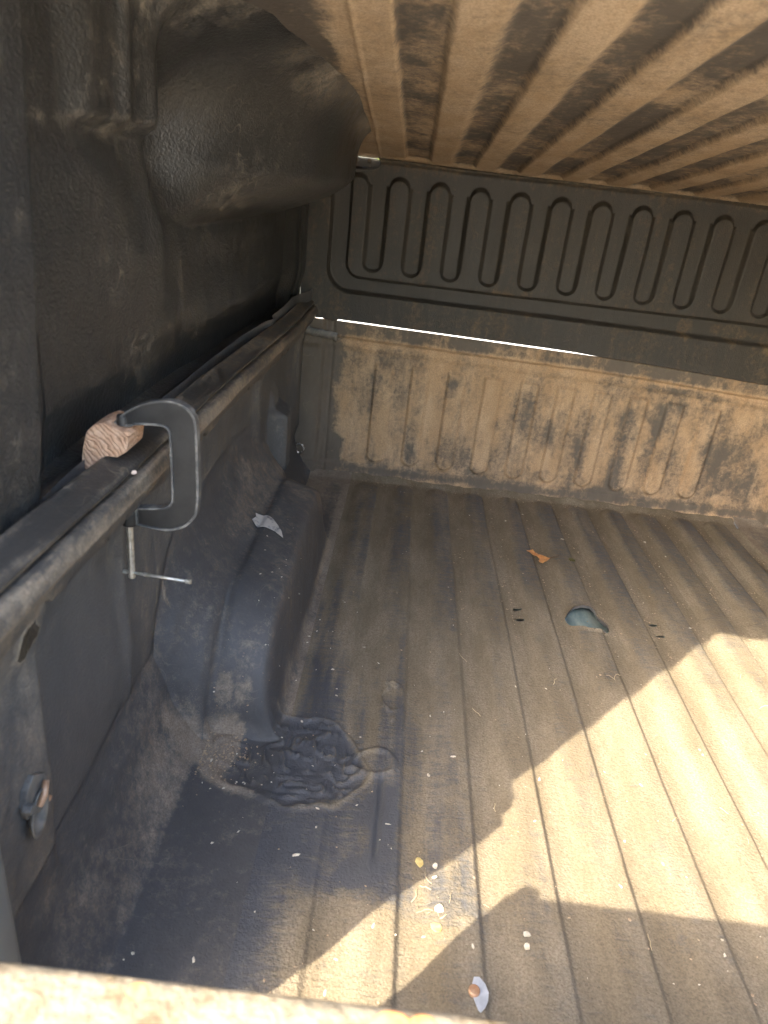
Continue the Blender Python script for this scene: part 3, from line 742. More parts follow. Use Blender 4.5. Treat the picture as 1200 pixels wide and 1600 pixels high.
# moulded socket behind the D-shaped slot: dark walls, open only along its top
bm = bmesh.new()
add_box(bm, (-0.205, 2.204, 0.935), (-0.120, 2.208, 0.9700))
bm_obj('slot_backing', bm, M['upper_front'], upper)
bm = bmesh.new()
ring_pts = [(-0.20, 2.193, 0.984), (-0.150, 2.193, 0.984), (-0.134, 2.193, 0.976), (-0.129, 2.193, 0.963), (-0.135, 2.193, 0.949), (-0.150, 2.193, 0.943), (-0.20, 2.193, 0.943)]
add_tube(bm, ring_pts, 0.0035, 8)
bm_obj('slot_rim', bm, M['upper_front'], upper, smooth=True)
# bottom flange of the upper front wall
Xt, Yt = np.meshgrid(np.arange(-0.335, 1.375, 0.01), np.linspace(2.178, 2.235, 8), indexing='ij')
Zt = 0.5118 - top_drop(Xt) - 0.003 + 0.0054 * ss(Xt, -0.33, -0.2) * (1 - ss(Xt, 0.45, 0.67)) + 0.0003 * (fbm(Xt, Yt, 5, 2, 135) - 0.5)
grid('front_flange', np.stack([Xt, Yt, Zt], -1), M['upper_front'], upper, 0.1 + 0 * Xt)
for o_ in (uside, ufl, pr): mirror(o_, o_.name.split('.')[0], upper)

# ------------------------------------------------------------------ TRUCK BODY
truck = root('pickup_truck', 'pickup truck bed with dark painted rails and dirty closed tailgate edge in the foreground', 'pickup truck', (0.5, 1.2, -0.03))
# rail: raised inner bead, then the flat top running outwards
ly = np.arange(0.315, 2.25, 0.008)
rp = crisp([(-0.295, 0.5850), (-0.2810, 0.5878), (-0.2795, 0.5925), (-0.2830, 0.5960), (-0.3090, 0.6045), (-0.3130, 0.6035), (-0.3145, 0.5880), (-0.340, 0.5860), (-0.365, 0.5855), (-0.43, 0.584), (-0.505, 0.580), (-0.515, 0.57), (-0.518, 0.40), (-0.518, -0.02)])
rp2 = []
for a, c_ in zip(rp, rp[1:]):
    for k in range(3): rp2.append((a[0] + (c_[0] - a[0]) * k / 3, a[1] + (c_[1] - a[1]) * k / 3))
rp2.append(rp[-1])
RP = np.zeros((len(rp2), len(ly), 3)); RD = np.zeros((len(rp2), len(ly)))
for i, (a, b_) in enumerate(rp2):
    RP[i, :, 0] = a + 0.0015 * (fbm(ly, ly * 0 + i * .05, 5, 2, 141) - 0.5) - 0.010 * ss(ly, 1.6, 2.2)
    RP[i, :, 1] = ly
    RP[i, :, 2] = b_ + zr(ly)
    RD[i] = 0.16 + 0.9 * (fbm(ly, ly * 0 + i * 0.03, 11, 4, 142) - 0.5) + (0.35 if a > -0.345 and a < -0.315 else 0) + 0.22 * ss(ly, 0.9, 1.3) * (a > -0.33) + 0.25 * (abs(a + 0.311) < 0.003)
rail = grid('bed_rail', RP, M['rail'], truck, RD)
mirror(rail, 'bed_rail', truck)
# steel floor under the liner, ribbed; teal paint shows through the hole
Xb, Yb = np.meshgrid(np.arange(-0.45, 1.5, 0.01), np.arange(0.20, 2.3, 0.04), indexing='ij')
Zb = -0.040 + 0.006 * (np.sin(Xb * 2 * math.pi / 0.16) > 0)
grid('bed_floor', np.stack([Xb, Yb, Zb], -1), M['teal'], truck)
# pillar beside the tailgate, with rounded edge
pts_ = [(-0.52, 0.30), (-0.36, 0.292), (-0.320, 0.292), (-0.306, 0.296), (-0.300, 0.306), (-0.2975, 0.33), (-0.2985, 0.385), (-0.3005, 0.405), (-0.306, 0.418), (-0.318, 0.424), (-0.335, 0.426)]
pz = np.linspace(-0.02, 0.575, 40)
PP = np.zeros((len(pts_), len(pz), 3))
for i, (a, b_) in enumerate(pts_):
    top = ss(pz, 0.44, 0.575)
    PP[i, :, 0] = a - 0.010 * top
    PP[i, :, 1] = b_ - (0.02 * ss(pz, 0.3, 0.575) if i > 5 else 0)
    PP[i, :, 2] = pz
pil = grid('corner_pillar', PP, M['pillar'], truck)
mirror(pil, 'corner_pillar', truck)
# tailgate, closed; only its top edge shows
gx = np.arange(-0.225, 1.27, 0.006)
tp = [(0.2285, 0.0), (0.2285, 0.40), (0.2290, 0.496), (0.2280, 0.501), (0.2250, 0.504), (0.205, 0.5045), (0.19, 0.505), (0.175, 0.504), (0.160, 0.500), (0.155, 0.49), (0.153, 0.40), (0.150, 0.0)]
tp2 = []
for a, c_ in zip(tp, tp[1:]):
    for k in range(4): tp2.append((a[0] + (c_[0] - a[0]) * k / 4, a[1] + (c_[1] - a[1]) * k / 4))
tp2.append(tp[-1])
TP = np.zeros((len(gx), len(tp2), 3))
for j, (a, b_) in enumerate(tp2):
    TP[:, j, 0] = gx; TP[:, j, 1] = a + 0.002 * (fbm(gx, gx * 0 + j * .01, 16, 3, 151) - 0.5); TP[:, j, 2] = b_ + 0.0015 * (fbm(gx, gx * 0 + j * 0.02, 30, 3, 152) - 0.5)
tg = grid('tailgate', TP, M['tailgate'], truck, flip=True)
bm = bmesh.new()
add_box(bm, (-0.227, 0.158, 0.02), (-0.223, 0.219, 0.495))
bm_obj('tailgate_end', bm, M['tailgate'], truck, bevel=0.001)
bm = bmesh.new()                                             # raised corner cap at the tailgate's end
v = [bm.verts.new(p) for p in [(-0.227, 0.19, 0.50), (-0.19, 0.19, 0.50), (-0.197, 0.19, 0.528), (-0.222, 0.19, 0.530), (-0.227, 0.225, 0.495), (-0.19, 0.225, 0.495), (-0.197, 0.222, 0.528), (-0.222, 0.222, 0.530)]]
for q in ((0, 1, 2, 3), (7, 6, 5, 4), (0, 4, 5, 1), (1, 5, 6, 2), (2, 6, 7, 3), (3, 7, 4, 0)): bm.faces.new([v[k] for k in q])
bm_obj('tailgate_corner_cap', bm, M['metal'], truck, bevel=0.003)
# rust blisters on the tailgate's top edge
for (px_, py_, r_) in ((0.035, 0.214, 0.011), (-0.075, 0.203, 0.006), (0.052, 0.219, 0.006), (-0.10, 0.219, 0.005)):
    bm = bmesh.new(); bmesh.ops.create_icosphere(bm, subdivisions=3, radius=r_)
    for vv in bm.verts:
        n_ = float(fbm(np.array(vv.co.x), np.array(vv.co.y), 160, 3, 153)); vv.co.x *= 0.8 + n_ * .9; vv.co.z *= 0.07 * (0.6 + n_)
        vv.co += Vector((px_, py_, 0.5042))
    bm_obj('rust_blister', bm, M['rust'], truck, smooth=True)

# behind the hole in the liner's corner panel: only the sunlit half of the inner metal, sunlight painted as pale pink
bm = bmesh.new()
add_box(bm, (-0.352, 0.488, 0.440), (-0.346, 0.5105, 0.515))
bm_obj('inner_panel', bm, M['pink'], truck, bevel=0.001)

# latch striker in the corner: plate, cup, pin
st = bpy.data.objects.new('latch_striker', None); COL.objects.link(st); st.parent = truck; st.location = Vector((-0.318, 0.500, 0.27)) - Vector(truck.location)
def ellipse_dish(cy, cz, ry_, rz, x0, depth, tilt=0.0, seg=32, rings=6):
    bm_ = bmesh.new(); prev = None
    for r in range(rings + 1):
        f = r / rings
        ring_ = []
        for k in range(seg):
            a = 2 * math.pi * k / seg
            u = math.cos(a) * ry_ * f; v_ = math.sin(a) * rz * f
            yy_ = cy + u * math.cos(tilt) - v_ * math.sin(tilt); zz_ = cz + u * math.sin(tilt) + v_ * math.cos(tilt)
            ring_.append(bm_.verts.new((x0 - depth * (1 - f ** 2), yy_, zz_)))
        if prev:
            for k in range(seg):
                bm_.faces.new((prev[k], prev[(k + 1) % seg], ring_[(k + 1) % seg], ring_[k]))
        else:
            bm_.faces.new(ring_) if False else None
        prev = ring_
    bmesh.ops.remove_doubles(bm_, verts=bm_.verts[:], dist=1e-5)
    bmesh.ops.solidify(bm_, geom=bm_.faces[:], thickness=0.002)
    return bm_
link_parts = []
SY, SZ = 0.034, -0.034
o = bm_obj('striker_cup', ellipse_dish(0.500, 0.283, 0.0165, 0.027, -0.317, 0.011, tilt=-0.35), M['metal'], st, smooth=True)
bm = bmesh.new()
pl = [(y_ + SY, z_ + SZ) for y_, z_ in [(0.448, 0.340), (0.455, 0.358), (0.470, 0.364), (0.488, 0.350), (0.492, 0.330), (0.486, 0.305), (0.475, 0.312), (0.458, 0.318), (0.449, 0.325)]]
a_ = [bm.verts.new((-0.3200, y_, z_)) for y_, z_ in pl]; b2 = [bm.verts.new((-0.3275, y_, z_)) for y_, z_ in pl]
bm.faces.new(a_); bm.faces.new(b2[::-1])
for k in range(len(pl)): bm.faces.new((a_[k], b2[k], b2[(k + 1) % len(pl)], a_[(k + 1) % len(pl)]))
bm_obj('striker_plate', bm, M['metal'], st, bevel=0.0012)
bm = bmesh.new(); add_tube(bm, [(-0.316, 0.464 + SY, 0.328 + SZ), (-0.314, 0.472 + SY, 0.335 + SZ), (-0.316, 0.482 + SY, 0.346 + SZ)], [0.0032, 0.0036, 0.0032], 14)
bm_obj('striker_pin', bm, M['copper'], st, smooth=True)
bm = bmesh.new(); add_tube(bm, [(-0.322, 0.4835, 0.306), (-0.3135, 0.4835, 0.306)], [0.0065, 0.0055], 6)
bm_obj('bolt_head', bm, M['metal'], st, bevel=0.0006)
bm = bmesh.new(); add_tube(bm, [(-0.322, 0.5190, 0.283), (-0.3155, 0.5190, 0.283)], [0.0035, 0.003], 10)
bm_obj('rusty_screw', bm, M['copper'], st)

# ------------------------------------------------------------------ C-CLAMP
cl = root('c_clamp', 'black cast iron C-clamp with zinc screw gripping the left bed rail', 'clamp', (-0.25, 0.71, 0.52))
outer = [(-0.3037, 0.6407), (-0.2947, 0.6505), (-0.2805, 0.6608), (-0.2651, 0.6678), (-0.2499, 0.6715), (-0.2378, 0.6722), (-0.2273, 0.6696), (-0.2191, 0.6636), (-0.2146, 0.6555), (-0.2127, 0.6446), (-0.2119, 0.6123), (-0.2113, 0.5787), (-0.2118, 0.5526), (-0.214, 0.5399), (-0.2214, 0.5282), (-0.233, 0.5194), (-0.2478, 0.5151), (-0.2642, 0.5153), (-0.2838, 0.5182)]
inner = [(-0.2893, 0.5404), (-0.2568, 0.5436), (-0.247, 0.5472), (-0.2428, 0.5539), (-0.2423, 0.5748), (-0.2431, 0.6084), (-0.2436, 0.6344), (-0.2462, 0.6405), (-0.2538, 0.6428), (-0.2814, 0.6402), (-0.2846, 0.6374), (-0.2985, 0.6365), (-0.3037, 0.6391)]
def smooth_path(P_, n_, iters=2):
    P_ = [Vector(p) for p in P_]
    for _ in range(iters):
        q = [P_[0]]
        for a, b_ in zip(P_, P_[1:]): q += [a * .75 + b_ * .25, a * .25 + b_ * .75]
        q.append(P_[-1]); P_ = q
    L = [0.0]
    for a, b_ in zip(P_, P_[1:]): L.append(L[-1] + (b_ - a).length)
    xs_ = np.interp(np.linspace(0, L[-1], n_), L, [p.x for p in P_]); zs_ = np.interp(np.linspace(0, L[-1], n_), L, [p.y for p in P_])
    return [Vector((float(a), 0.71, float(b_))) for a, b_ in zip(xs_, zs_)]
NC = 110
# split at the two inner corners so that the pairing of inner and outer edge stays square
o_s = [smooth_path(outer[:9], 40, 2), smooth_path(outer[8:14], 30, 2), smooth_path(outer[13:], 30, 2)]
inn = inner[::-1]
i_s = [smooth_path(inn[:7], 40, 1), smooth_path(inn[6:10], 30, 1), smooth_path(inn[9:], 30, 1)]
O_ = o_s[0] + o_s[1][1:] + o_s[2][1:]; I_ = i_s[0] + i_s[1][1:] + i_s[2][1:]
NC = len(O_)
def strip_solid(bm_, A, B, h0, h1=None):
    n_ = len(A); vs = []
    for p, q in zip(A, B):
        vs.append([bm_.verts.new((p.x, 0.71 - h0, p.z)), bm_.verts.new((q.x, 0.71 - h0, q.z)), bm_.verts.new((q.x, 0.71 + h0, q.z)), bm_.verts.new((p.x, 0.71 + h0, p.z))])
    for a, b_ in zip(vs, vs[1:]):
        for k in range(4): bm_.faces.new((a[k], a[(k + 1) % 4], b_[(k + 1) % 4], b_[k]))
    bm_.faces.new(vs[0]); bm_.faces.new(vs[-1][::-1])
bm = bmesh.new()
strip_solid(bm, [p.lerp(q, 0.04) for p, q in zip(O_, I_)], [q.lerp(p, 0.04) for p, q in zip(O_, I_)], 0.0030)
bm_obj('frame', bm, M['clamp'], cl)
bm = bmesh.new()
def toward(p, q, d_):
    w_ = (q - p); L_ = w_.length
    return p + w_ * min(0.42, d_ / max(L_, 1e-6))
strip_solid(bm, O_, [toward(p, q, 0.0028) for p, q in zip(O_, I_)], 0.0054)
strip_solid(bm, [toward(q, p, 0.0026) for p, q in zip(O_, I_)], I_, 0.0054)
add_box(bm, (-0.2850, 0.7046, 0.519), (-0.2825, 0.7154, 0.5395))
o = bm_obj('frame_rim', bm, M['clamp_rim'], cl, smooth=False)
mod = o.modifiers.new('bevel', 'BEVEL'); mod.width = 0.0008; mod.segments = 2; mod.limit_method = 'ANGLE'
# jaw nose and screw boss
bm = bmesh.new()
add_tube(bm, [(-0.2955, 0.71, 0.6485), (-0.2955, 0.71, 0.6375)], [0.0060, 0.0072], 20)
bm_obj('jaw_pad', bm, M['clamp'], cl, smooth=False, bevel=0.0008)
bm = bmesh.new()
add_tube(bm, [(-0.2936, 0.71, 0.5395), (-0.2936, 0.71, 0.5375), (-0.2937, 0.71, 0.519), (-0.2937, 0.71, 0.5165)], [0.0092, 0.0104, 0.0104, 0.0090], 28)
bm_obj('screw_boss', bm, M['clamp'], cl, smooth=True)
# threaded screw
bm = bmesh.new()
prof = []
z_ = 0.590
while z_ > 0.455:
    prof.append((z_, 0.0041)); prof.append((z_ - 0.0008, 0.0033)); z_ -= 0.0016
prof += [(0.4535, 0.0040), (0.4455, 0.0044), (0.4440, 0.0036)]
add_tube(bm, [(-0.2939 - 0.0006 * (0.59 - p[0]) / .15, 0.71, p[0]) for p in prof], [p[1] for p in prof], 18)
scr = bm_obj('screw', bm, M['zinc'], cl, smooth=True)
bm = bmesh.new(); add_tube(bm, [(-0.2939, 0.71, 0.596), (-0.2939, 0.71, 0.588)], [0.0085, 0.0070], 20)
bm_obj('swivel_pad', bm, M['zinc'], cl, bevel=0.0006)
bm = bmesh.new()
add_tube(bm, [(-0.3020, 0.71, 0.4515), (-0.2230, 0.702, 0.4530)], [0.0019, 0.0019], 12)
bm_obj('sliding_bar', bm, M['zinc'], cl, smooth=True)
for a, b_ in (((-0.3050, 0.7103, 0.4514), (-0.3005, 0.7099, 0.4515)), ((-0.2270, 0.7024, 0.4529), (-0.2205, 0.7018, 0.4531))):
    bm = bmesh.new(); add_tube(bm, [a, b_], [0.0029, 0.0030], 14)
    bm_obj('bar_knob', bm, M['zinc'], cl, smooth=False, bevel=0.0005)
bm = bmesh.new(); add_tube(bm, [(-0.2790, 0.7077, 0.4519), (-0.2715, 0.7070, 0.4521)], [0.0026, 0.0024], 10)
bm_obj('bar_collar', bm, M['zinc'], cl)

# wood block under the jaw
bm = bmesh.new()
prof = [(-0.336, 0.588), (-0.3335, 0.612), (-0.3290, 0.630), (-0.3215, 0.6385), (-0.3130, 0.6425), (-0.3080, 0.6425), (-0.2975, 0.6375), (-0.2860, 0.6355), (-0.2830, 0.6310), (-0.2860, 0.6130), (-0.2960, 0.6060), (-0.3080, 0.6060), (-0.3150, 0.602), (-0.318, 0.590)]
sl = []
for k, y_ in enumerate((0.692, 0.6935, 0.71, 0.735, 0.742)):
    s_ = (0.965, 1.0, 1.0, 1.0, 0.97)[k]
    cx_, cz_ = -0.314, 0.620
    sl.append([bm.verts.new((cx_ + (a - cx_) * s_, y_ + 0.10 * (b_ - cz_) * (k < 2), cz_ + (b_ - cz_) * s_ - 0.0)) for a, b_ in prof])
bm.faces.new(sl[0]); bm.faces.new(sl[-1][::-1])
for a, b_ in zip(sl, sl[1:]):
    for k in range(len(prof)): bm.faces.new((a[k], b_[k], b_[(k + 1) % len(prof)], a[(k + 1) % len(prof)]))
o = bm_obj('wood_block', bm, M['wood'], None, bevel=0.0)
me = o.data; c0 = Vector((-0.314, 0.715, 0.598)); me.transform(Matrix.Translation(-c0)); o.location = c0
tag(o, 'weathered offcut of wood with curved end grain, wedged on the rail under the clamp jaw', 'wood block')

# rubber strip stuck in the top left corner of the front wall
bm = bmesh.new()
ang = [math.radians(a) for a in range(-30, 211, 20)]
sec = []
for k, x_ in enumerate(np.linspace(-0.312, -0.214, 14)):
    r_ = 0.013 + 0.0012 * math.sin(k * 2.1)
    z0_ = 0.478 - 0.10 * (x_ + 0.312) + 0.001 * math.sin(k * 1.3)
    sec.append([bm.verts.new((x_, 2.168 - r_ * math.sin(a) * 1.1, z0_ + r_ * math.cos(a) * -0.9)) for a in ang])
for a, b_ in zip(sec, sec[1:]):
    for k in range(len(ang) - 1): bm.faces.new((a[k], a[k + 1], b_[k + 1], b_[k]))
bm.faces.new(sec[0]); bm.faces.new(sec[-1][::-1])
bmesh.ops.recalc_face_normals(bm, faces=bm.faces[:])
o = bm_obj('rubber_strip', bm, M['rubber'], None, smooth=True)
o.data.transform(Matrix.Translation((0.262, -2.168, -0.478))); o.location = (-0.262, 2.168, 0.478)
tag(o, 'short torn grey rubber strip in the far left corner just below the light gap', 'rubber strip')

# tie-down ring in the far left corner
bm = bmesh.new()
rp_ = [(0.013 * math.cos(a), 0, 0.0155 * math.sin(a)) for a in np.linspace(math.radians(-140), math.radians(140), 20)]
add_tube(bm, rp_, 0.0032, 10)
o = bm_obj('tie_down_ring', bm, M['chrome'], None, smooth=True)
o.location = (-0.300, 2.10, 0.114)
tag(o, 'small bright metal tie-down hook low in the far left corner', 'hook')

# ------------------------------------------------------------------ small things lying about
def zf(x, y): return float(floor_z(np.array(float(x)), np.array(float(y))))

def flat_thing(name, outline, mat, z, thick=0.0012, curl=0.004, seed=0, subdiv=2):
    bm_ = bmesh.new()
    vs = [bm_.verts.new((p[0], p[1], 0)) for p in outline]
    f = bm_.faces.new(vs)
    bmesh.ops.triangulate(bm_, faces=[f])
    for _ in range(subdiv): bmesh.ops.subdivide_edges(bm_, edges=bm_.edges[:], cuts=1, use_grid_fill=True)
    cx_ = sum(p[0] for p in outline) / len(outline); cy_ = sum(p[1] for p in outline) / len(outline)
    for v_ in bm_.verts:
        d_ = math.hypot(v_.co.x - cx_, v_.co.y - cy_)
        v_.co.z = curl * (float(fbm(np.array(v_.co.x), np.array(v_.co.y), 45, 2, seed)) - 0.3) + curl * 25 * d_ * d_ / 0.05
    bmesh.ops.solidify(bm_, geom=bm_.faces[:], thickness=thick)
    bmesh.ops.translate(bm_, verts=bm_.verts[:], vec=(-cx_, -cy_, 0))
    o_ = bm_obj(name, bm_, mat, None, smooth=False)
    o_.location = (cx_, cy_, z)
    return o_

LEAF = [(0.4046, 1.7395), (0.4150, 1.750), (0.4251, 1.756), (0.4330, 1.748), (0.4391, 1.7433), (0.4470, 1.7330), (0.4549, 1.7284), (0.4693, 1.7198), (0.4600, 1.706), (0.4542, 1.696), (0.4450, 1.688), (0.4383, 1.6787), (0.4324, 1.6836), (0.4350, 1.700), (0.4394, 1.7153), (0.4330, 1.7230), (0.4255, 1.7277), (0.414, 1.736)]
lf = root('fallen_leaf', 'curled orange dry leaf lying on the ribbed floor beyond the big hole', 'leaf', (0.4400, 1.72, 0.012))
o = flat_thing('blade', LEAF, M['leaf'], 0.014, 0.0008, 0.010, 3)
bl_loc = Vector(o.location); o.parent = lf; o.location = bl_loc - Vector(lf.location)
bm = bmesh.new(); add_tube(bm, [(0.462, 1.722, 0.016), (0.480, 1.735, 0.017), (0.492, 1.745, 0.013), (0.5037, 1.7621, 0.012)], [0.0011, 0.0009, 0.0008, 0.0006], 6)
bm_obj('stalk', bm, M['twig'], lf)

bm = bmesh.new(); bmesh.ops.create_icosphere(bm, subdivisions=3, radius=1)
for v_ in bm.verts:
    n_ = float(fbm(np.array(v_.co.x), np.array(v_.co.y + v_.co.z), 2, 3, 5)); v_.co = Vector((v_.co.x * 0.0095, v_.co.y * 0.010, v_.co.z * 0.003)) * (0.7 + 0.6 * n_)
o = bm_obj('seed_pod', bm, M['olive'], None, smooth=True); o.location = (0.533, 1.735, zf(0.533, 1.735) + 0.004)
tag(o, 'small round dark olive seed pod to the right of the orange leaf', 'seed pod')

def blobby(n, r0, seed, squash=1.0, rot=0.0):
    rs = random.Random(seed); out = []
    for k in range(n):
        a = 2 * math.pi * k / n; r = r0 * (0.7 + 0.5 * rs.random())
        x_ = r * math.cos(a); y_ = r * squash * math.sin(a)
        out.append((x_ * math.cos(rot) - y_ * math.sin(rot), x_ * math.sin(rot) + y_ * math.cos(rot)))
    return out
bits = [
    ('dry_petal', (0.110, 0.7191), 0.0060, 1.5, 0.5, 'yellow', 'small tan seed husk standing in the shade above the sunlit strip', 'seed husk'),
    ('petal_scrap', (0.1334, 0.7127), 0.0042, 1.0, 0.2, 'pale', 'uppermost small white scrap at the edge of the sunlight', 'petal'),
    ('petal_scrap', (0.1320, 0.6936), 0.0036, 0.7, 0.4, 'pale', 'second small white scrap down, just inside the sunlight', 'petal'),
    ('petal_scrap', (0.1376, 0.6448), 0.0078, 0.8, 0.9, 'pale', 'largest white petal in the sunlit strip, just above the yellow leaf', 'petal'),
    ('yellow_leaf', (0.1320, 0.6187), 0.0080, 1.0, 1.3, 'yellow', 'small curled pale yellow leaf in the narrow sunlit strip', 'leaf'),
    ('paint_chip', (0.2563, 0.6211), 0.0052, 0.8, 0.5, 'pale', 'upper of two pale chips in the tailgate shadow', 'chip'),
    ('paint_chip', (0.2540, 0.6052), 0.0045, 1.0, 0.7, 'pale', 'lower of two pale chips in the tailgate shadow', 'chip'),
]
for k, (nm, (x_, y_), r_, sq, ro, mt, lb, ct) in enumerate(bits):
    o = flat_thing(nm, [(x_ + a, y_ + b_) for a, b_ in blobby(9, r_, k, sq, ro)], M[mt], zf(x_, y_) + 0.003, 0.0008, 0.006, k + 5)
    tag(o, lb, ct)

for nm, (x_, y_, z_), sq, lb in (('plastic_chip', (-0.2990, 0.742, 0.607), 0.5, 'small pinkish chip on the rail beside the wood block, under the clamp'),
                                 ('plastic_chip', (-0.2790, 0.690, 0.590), 0.7, 'small pinkish chip in the seam of the rail, left of the clamp spine')):
    o = flat_thing(nm, [(x_ + a, y_ + b_) for a, b_ in blobby(6, 0.0042, int(y_ * 1000), sq, 0.6)], M['pink'], z_, 0.0012, 0.01, 4)
    o.rotation_euler = (0.5, 0.6, 0)
    tag(o, lb, 'chip')

# torn hole at the foot of the tailgate: pale oval patch with a copper plug head on it
pt = root('floor_drain_patch', 'pale grey oval patch with a round copper coloured plug at the foot of the tailgate', 'floor patch', (0.187, 0.537, 0.0))
OV = [(0.1800, 0.5569), (0.1870, 0.5575), (0.1940, 0.550), (0.1975, 0.540), (0.1960, 0.530), (0.1920, 0.522), (0.1860, 0.5155), (0.1830, 0.5180), (0.1800, 0.5260), (0.1770, 0.535), (0.1770, 0.548)]
o = flat_thing('pale_patch', OV, M['grey'], 0, 0.001, 0.001, 9); L0 = Vector(o.location); o.parent = pt; o.location = Vector((L0.x, L0.y, zf(.187, .537) + 0.0018)) - Vector(pt.location)
bm = bmesh.new(); add_tube(bm, [(0.1791, 0.5394, zf(.179, .539) + 0.001), (0.1791, 0.5394, zf(.179, .539) + 0.0055), (0.1791, 0.5394, zf(.179, .539) + 0.0065)], [0.0072, 0.0072, 0.006], 24)
bm_obj('plug', bm, M['copper'], pt, smooth=False)

# white scraped flake on the wheel well: follows the well's top
WF = [(-0.2799, 1.3159), (-0.276, 1.3374), (-0.2798, 1.3476), (-0.2700, 1.3560), (-0.2596, 1.3607), (-0.2426, 1.3502), (-0.2276, 1.332), (-0.216, 1.3133), (-0.2086, 1.2906), (-0.2284, 1.303), (-0.251, 1.3041), (-0.2666, 1.3022)]
bm = bmesh.new(); f = bm.faces.new([bm.verts.new((a, b_, 0)) for a, b_ in WF]); bmesh.ops.triangulate(bm, faces=[f])
for _ in range(3): bmesh.ops.subdivide_edges(bm, edges=bm.edges[:], cuts=1, use_grid_fill=True)
jj = int(np.argmin(np.abs(sy_ - 1.32)))
order = np.argsort(Xs[:, jj])
top_sel = [i for i in order if Zs[i, jj] > 0.17]
for v_ in bm.verts:
    v_.co.z = float(np.interp(v_.co.x, Xs[top_sel, jj], Zs[top_sel, jj])) + 0.0035
bmesh.ops.solidify(bm, geom=bm.faces[:], thickness=0.0012)
o = bm_obj('white_flake', bm, M['white'], None, smooth=False)
o.data.transform(Matrix.Translation((0.245, -1.325, -0.215))); o.location = (-0.245, 1.325, 0.215)
tag(o, 'ragged white flake stuck on top of the left wheel well', 'flake')

# specks of dry grit, tiny pale flakes and dirt crumbs scattered on the floor, well and rail
def scatter(name, mat, items, label, cat='debris'):
    verts = []; faces = []
    rs = random.Random(hash(len(items)) % 1000)
    for (x_, y_, z_, r_, el) in items:
        b0 = len(verts); a0 = rs.random() * 6.28
        k = rs.choice((4, 5, 6))
        for j in range(k):
            a = a0 + 2 * math.pi * j / k; rr = r_ * (0.6 + 0.7 * rs.random())
            dx, dy = rr * math.cos(a) * el, rr * math.sin(a)
            verts.append((x_ + dx * math.cos(a0) - dy * math.sin(a0), y_ + dx * math.sin(a0) + dy * math.cos(a0), z_ + 0.0003))
        verts.append((x_, y_, z_ + r_ * 0.6))
        for j in range(k): faces.append((b0 + j, b0 + (j + 1) % k, b0 + k))
    me_ = bpy.data.meshes.new(name); me_.from_pydata(verts, [], faces)
    o_ = link(name, me_, mat, None, False)
    o_['kind'] = 'stuff'; o_['label'] = label
    return o_
rs = random.Random(11)
def surf_z(x, y):
    if x > -0.13: return zf(x, y)
    j = int(np.argmin(np.abs(sy_ - y)))
    i = int(np.argmin(np.abs(Xs[:, j] - x)))
    return float(Zs[i, j])
items = []
for _ in range(170):
    x_ = rs.uniform(-0.27, 0.9); y_ = rs.choice((rs.uniform(0.3, 1.2), rs.uniform(0.3, 2.1)))
    items.append((x_, y_, surf_z(x_, y_) + 0.0002, abs(rs.gauss(0, 0.0011)) + 0.0005, rs.uniform(1, 2.5)))
for _ in range(60):
    x_ = rs.uniform(-0.26, -0.05); y_ = rs.uniform(0.8, 1.4)
    items.append((x_, y_, surf_z(x_, y_) + 0.0002, abs(rs.gauss(0, 0.0012)) + 0.0005, rs.uniform(1, 2.0)))
scatter('pale_grit', M['pale'], items, 'tiny pale flakes of grit scattered over the bed floor')
items = []
for _ in range(2200):
    q = rs.random()
    if q < 0.45:
        k = rs.randrange(-1, 8); x_ = 0.317 + k * PER + rs.gauss(0.018, 0.012); y_ = rs.uniform(1.3, 2.1)
    elif q < 0.60:
        x_ = rs.gauss(-0.235, 0.03); y_ = rs.gauss(0.895, 0.035)
    elif q < 0.8:
        x_ = rs.uniform(-0.1, 1.1); y_ = rs.gauss(2.155, 0.012)
    else:
        x_ = rs.uniform(-0.1, 1.1); y_ = rs.uniform(0.5, 2.1)
    x_ = min(max(x_, -0.26), 1.15)
    items.append((x_, y_, surf_z(x_, y_), abs(rs.gauss(0, 0.0008)) + 0.0005, rs.uniform(1, 1.6)))
scatter('dirt_crumbs', M['earth'], items, 'brown dirt crumbs gathered in the valleys of the ribbed floor')

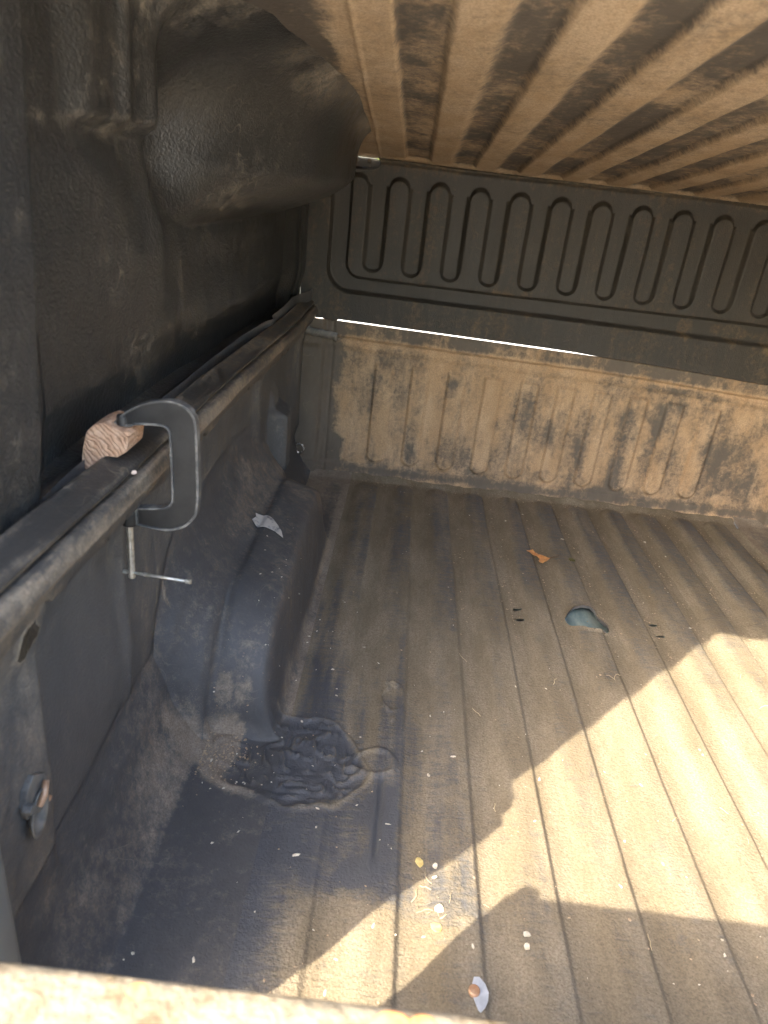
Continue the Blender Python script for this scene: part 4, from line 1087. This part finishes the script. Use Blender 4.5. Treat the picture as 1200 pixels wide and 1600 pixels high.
# straws and hair-like strands
verts = []; 
bm = bmesh.new()
for _ in range(26):
    x_ = rs.gauss(0.15, 0.03) if rs.random() < .35 else rs.uniform(0.2, 0.9)
    y_ = rs.gauss(0.66, 0.035) if x_ < 0.2 else rs.uniform(0.62, 1.3)
    a = rs.uniform(0, 6.28); L = rs.uniform(0.008, 0.03); p = []
    for k in range(5):
        p.append((x_, y_, zf(x_, y_) + 0.0012 + 0.0015 * math.sin(k * 0.8)))
        x_ += math.cos(a) * L / 4; y_ += math.sin(a) * L / 4; a += rs.uniform(-0.7, 0.7)
    add_tube(bm, p, rs.uniform(0.0003, 0.0007), 5)
o = bm_obj('straw_bits', bm, M['straw'], None); o['kind'] = 'stuff'; o['label'] = 'bits of dry straw scattered over the sunlit floor'

# ------------------------------------------------------------------ OUTSIDE (seen only through gaps, and giving its light)
gxs = np.linspace(-60, 60, 25)
Xq, Yq = np.meshgrid(gxs, gxs, indexing='ij')
g = grid('ground', np.stack([Xq, Yq, 0 * Xq - 0.75], -1), M['ground']); g['kind'] = 'structure'; g['label'] = 'pale sunlit concrete ground outside the truck'
# hedge glimpsed through the slot at the top of the front wall
bm = bmesh.new()
for _ in range(2600):
    p = Vector((rs.uniform(-9, 3), 13 + rs.uniform(-0.7, 0.7), -0.75 + rs.uniform(0, 3.6)))
    n_ = Vector((rs.gauss(0, 1), rs.gauss(-1, 1), rs.gauss(0.6, 1))).normalized(); a = n_.orthogonal().normalized() * 0.11; b_ = n_.cross(a).normalized() * 0.07
    bm.faces.new([bm.verts.new(p + a), bm.verts.new(p + b_), bm.verts.new(p - a), bm.verts.new(p - b_)])
hd = root('hedge', 'yellow-green hedge glimpsed through the slot beside the hanging wheel well', 'hedge', (-3, 13, -0.75))
bm_obj('foliage', bm, M['hedge'], hd)
for k in range(7):
    bm = bmesh.new(); add_tube(bm, [(-8.5 + k * 1.8, 13, -0.75), (-8.4 + k * 1.8, 13.05, 1.0), (-8.5 + k * 1.8, 13, 2.4)], [0.07, 0.05, 0.02], 8)
    bm_obj('stem', bm, M['twig'], hd)
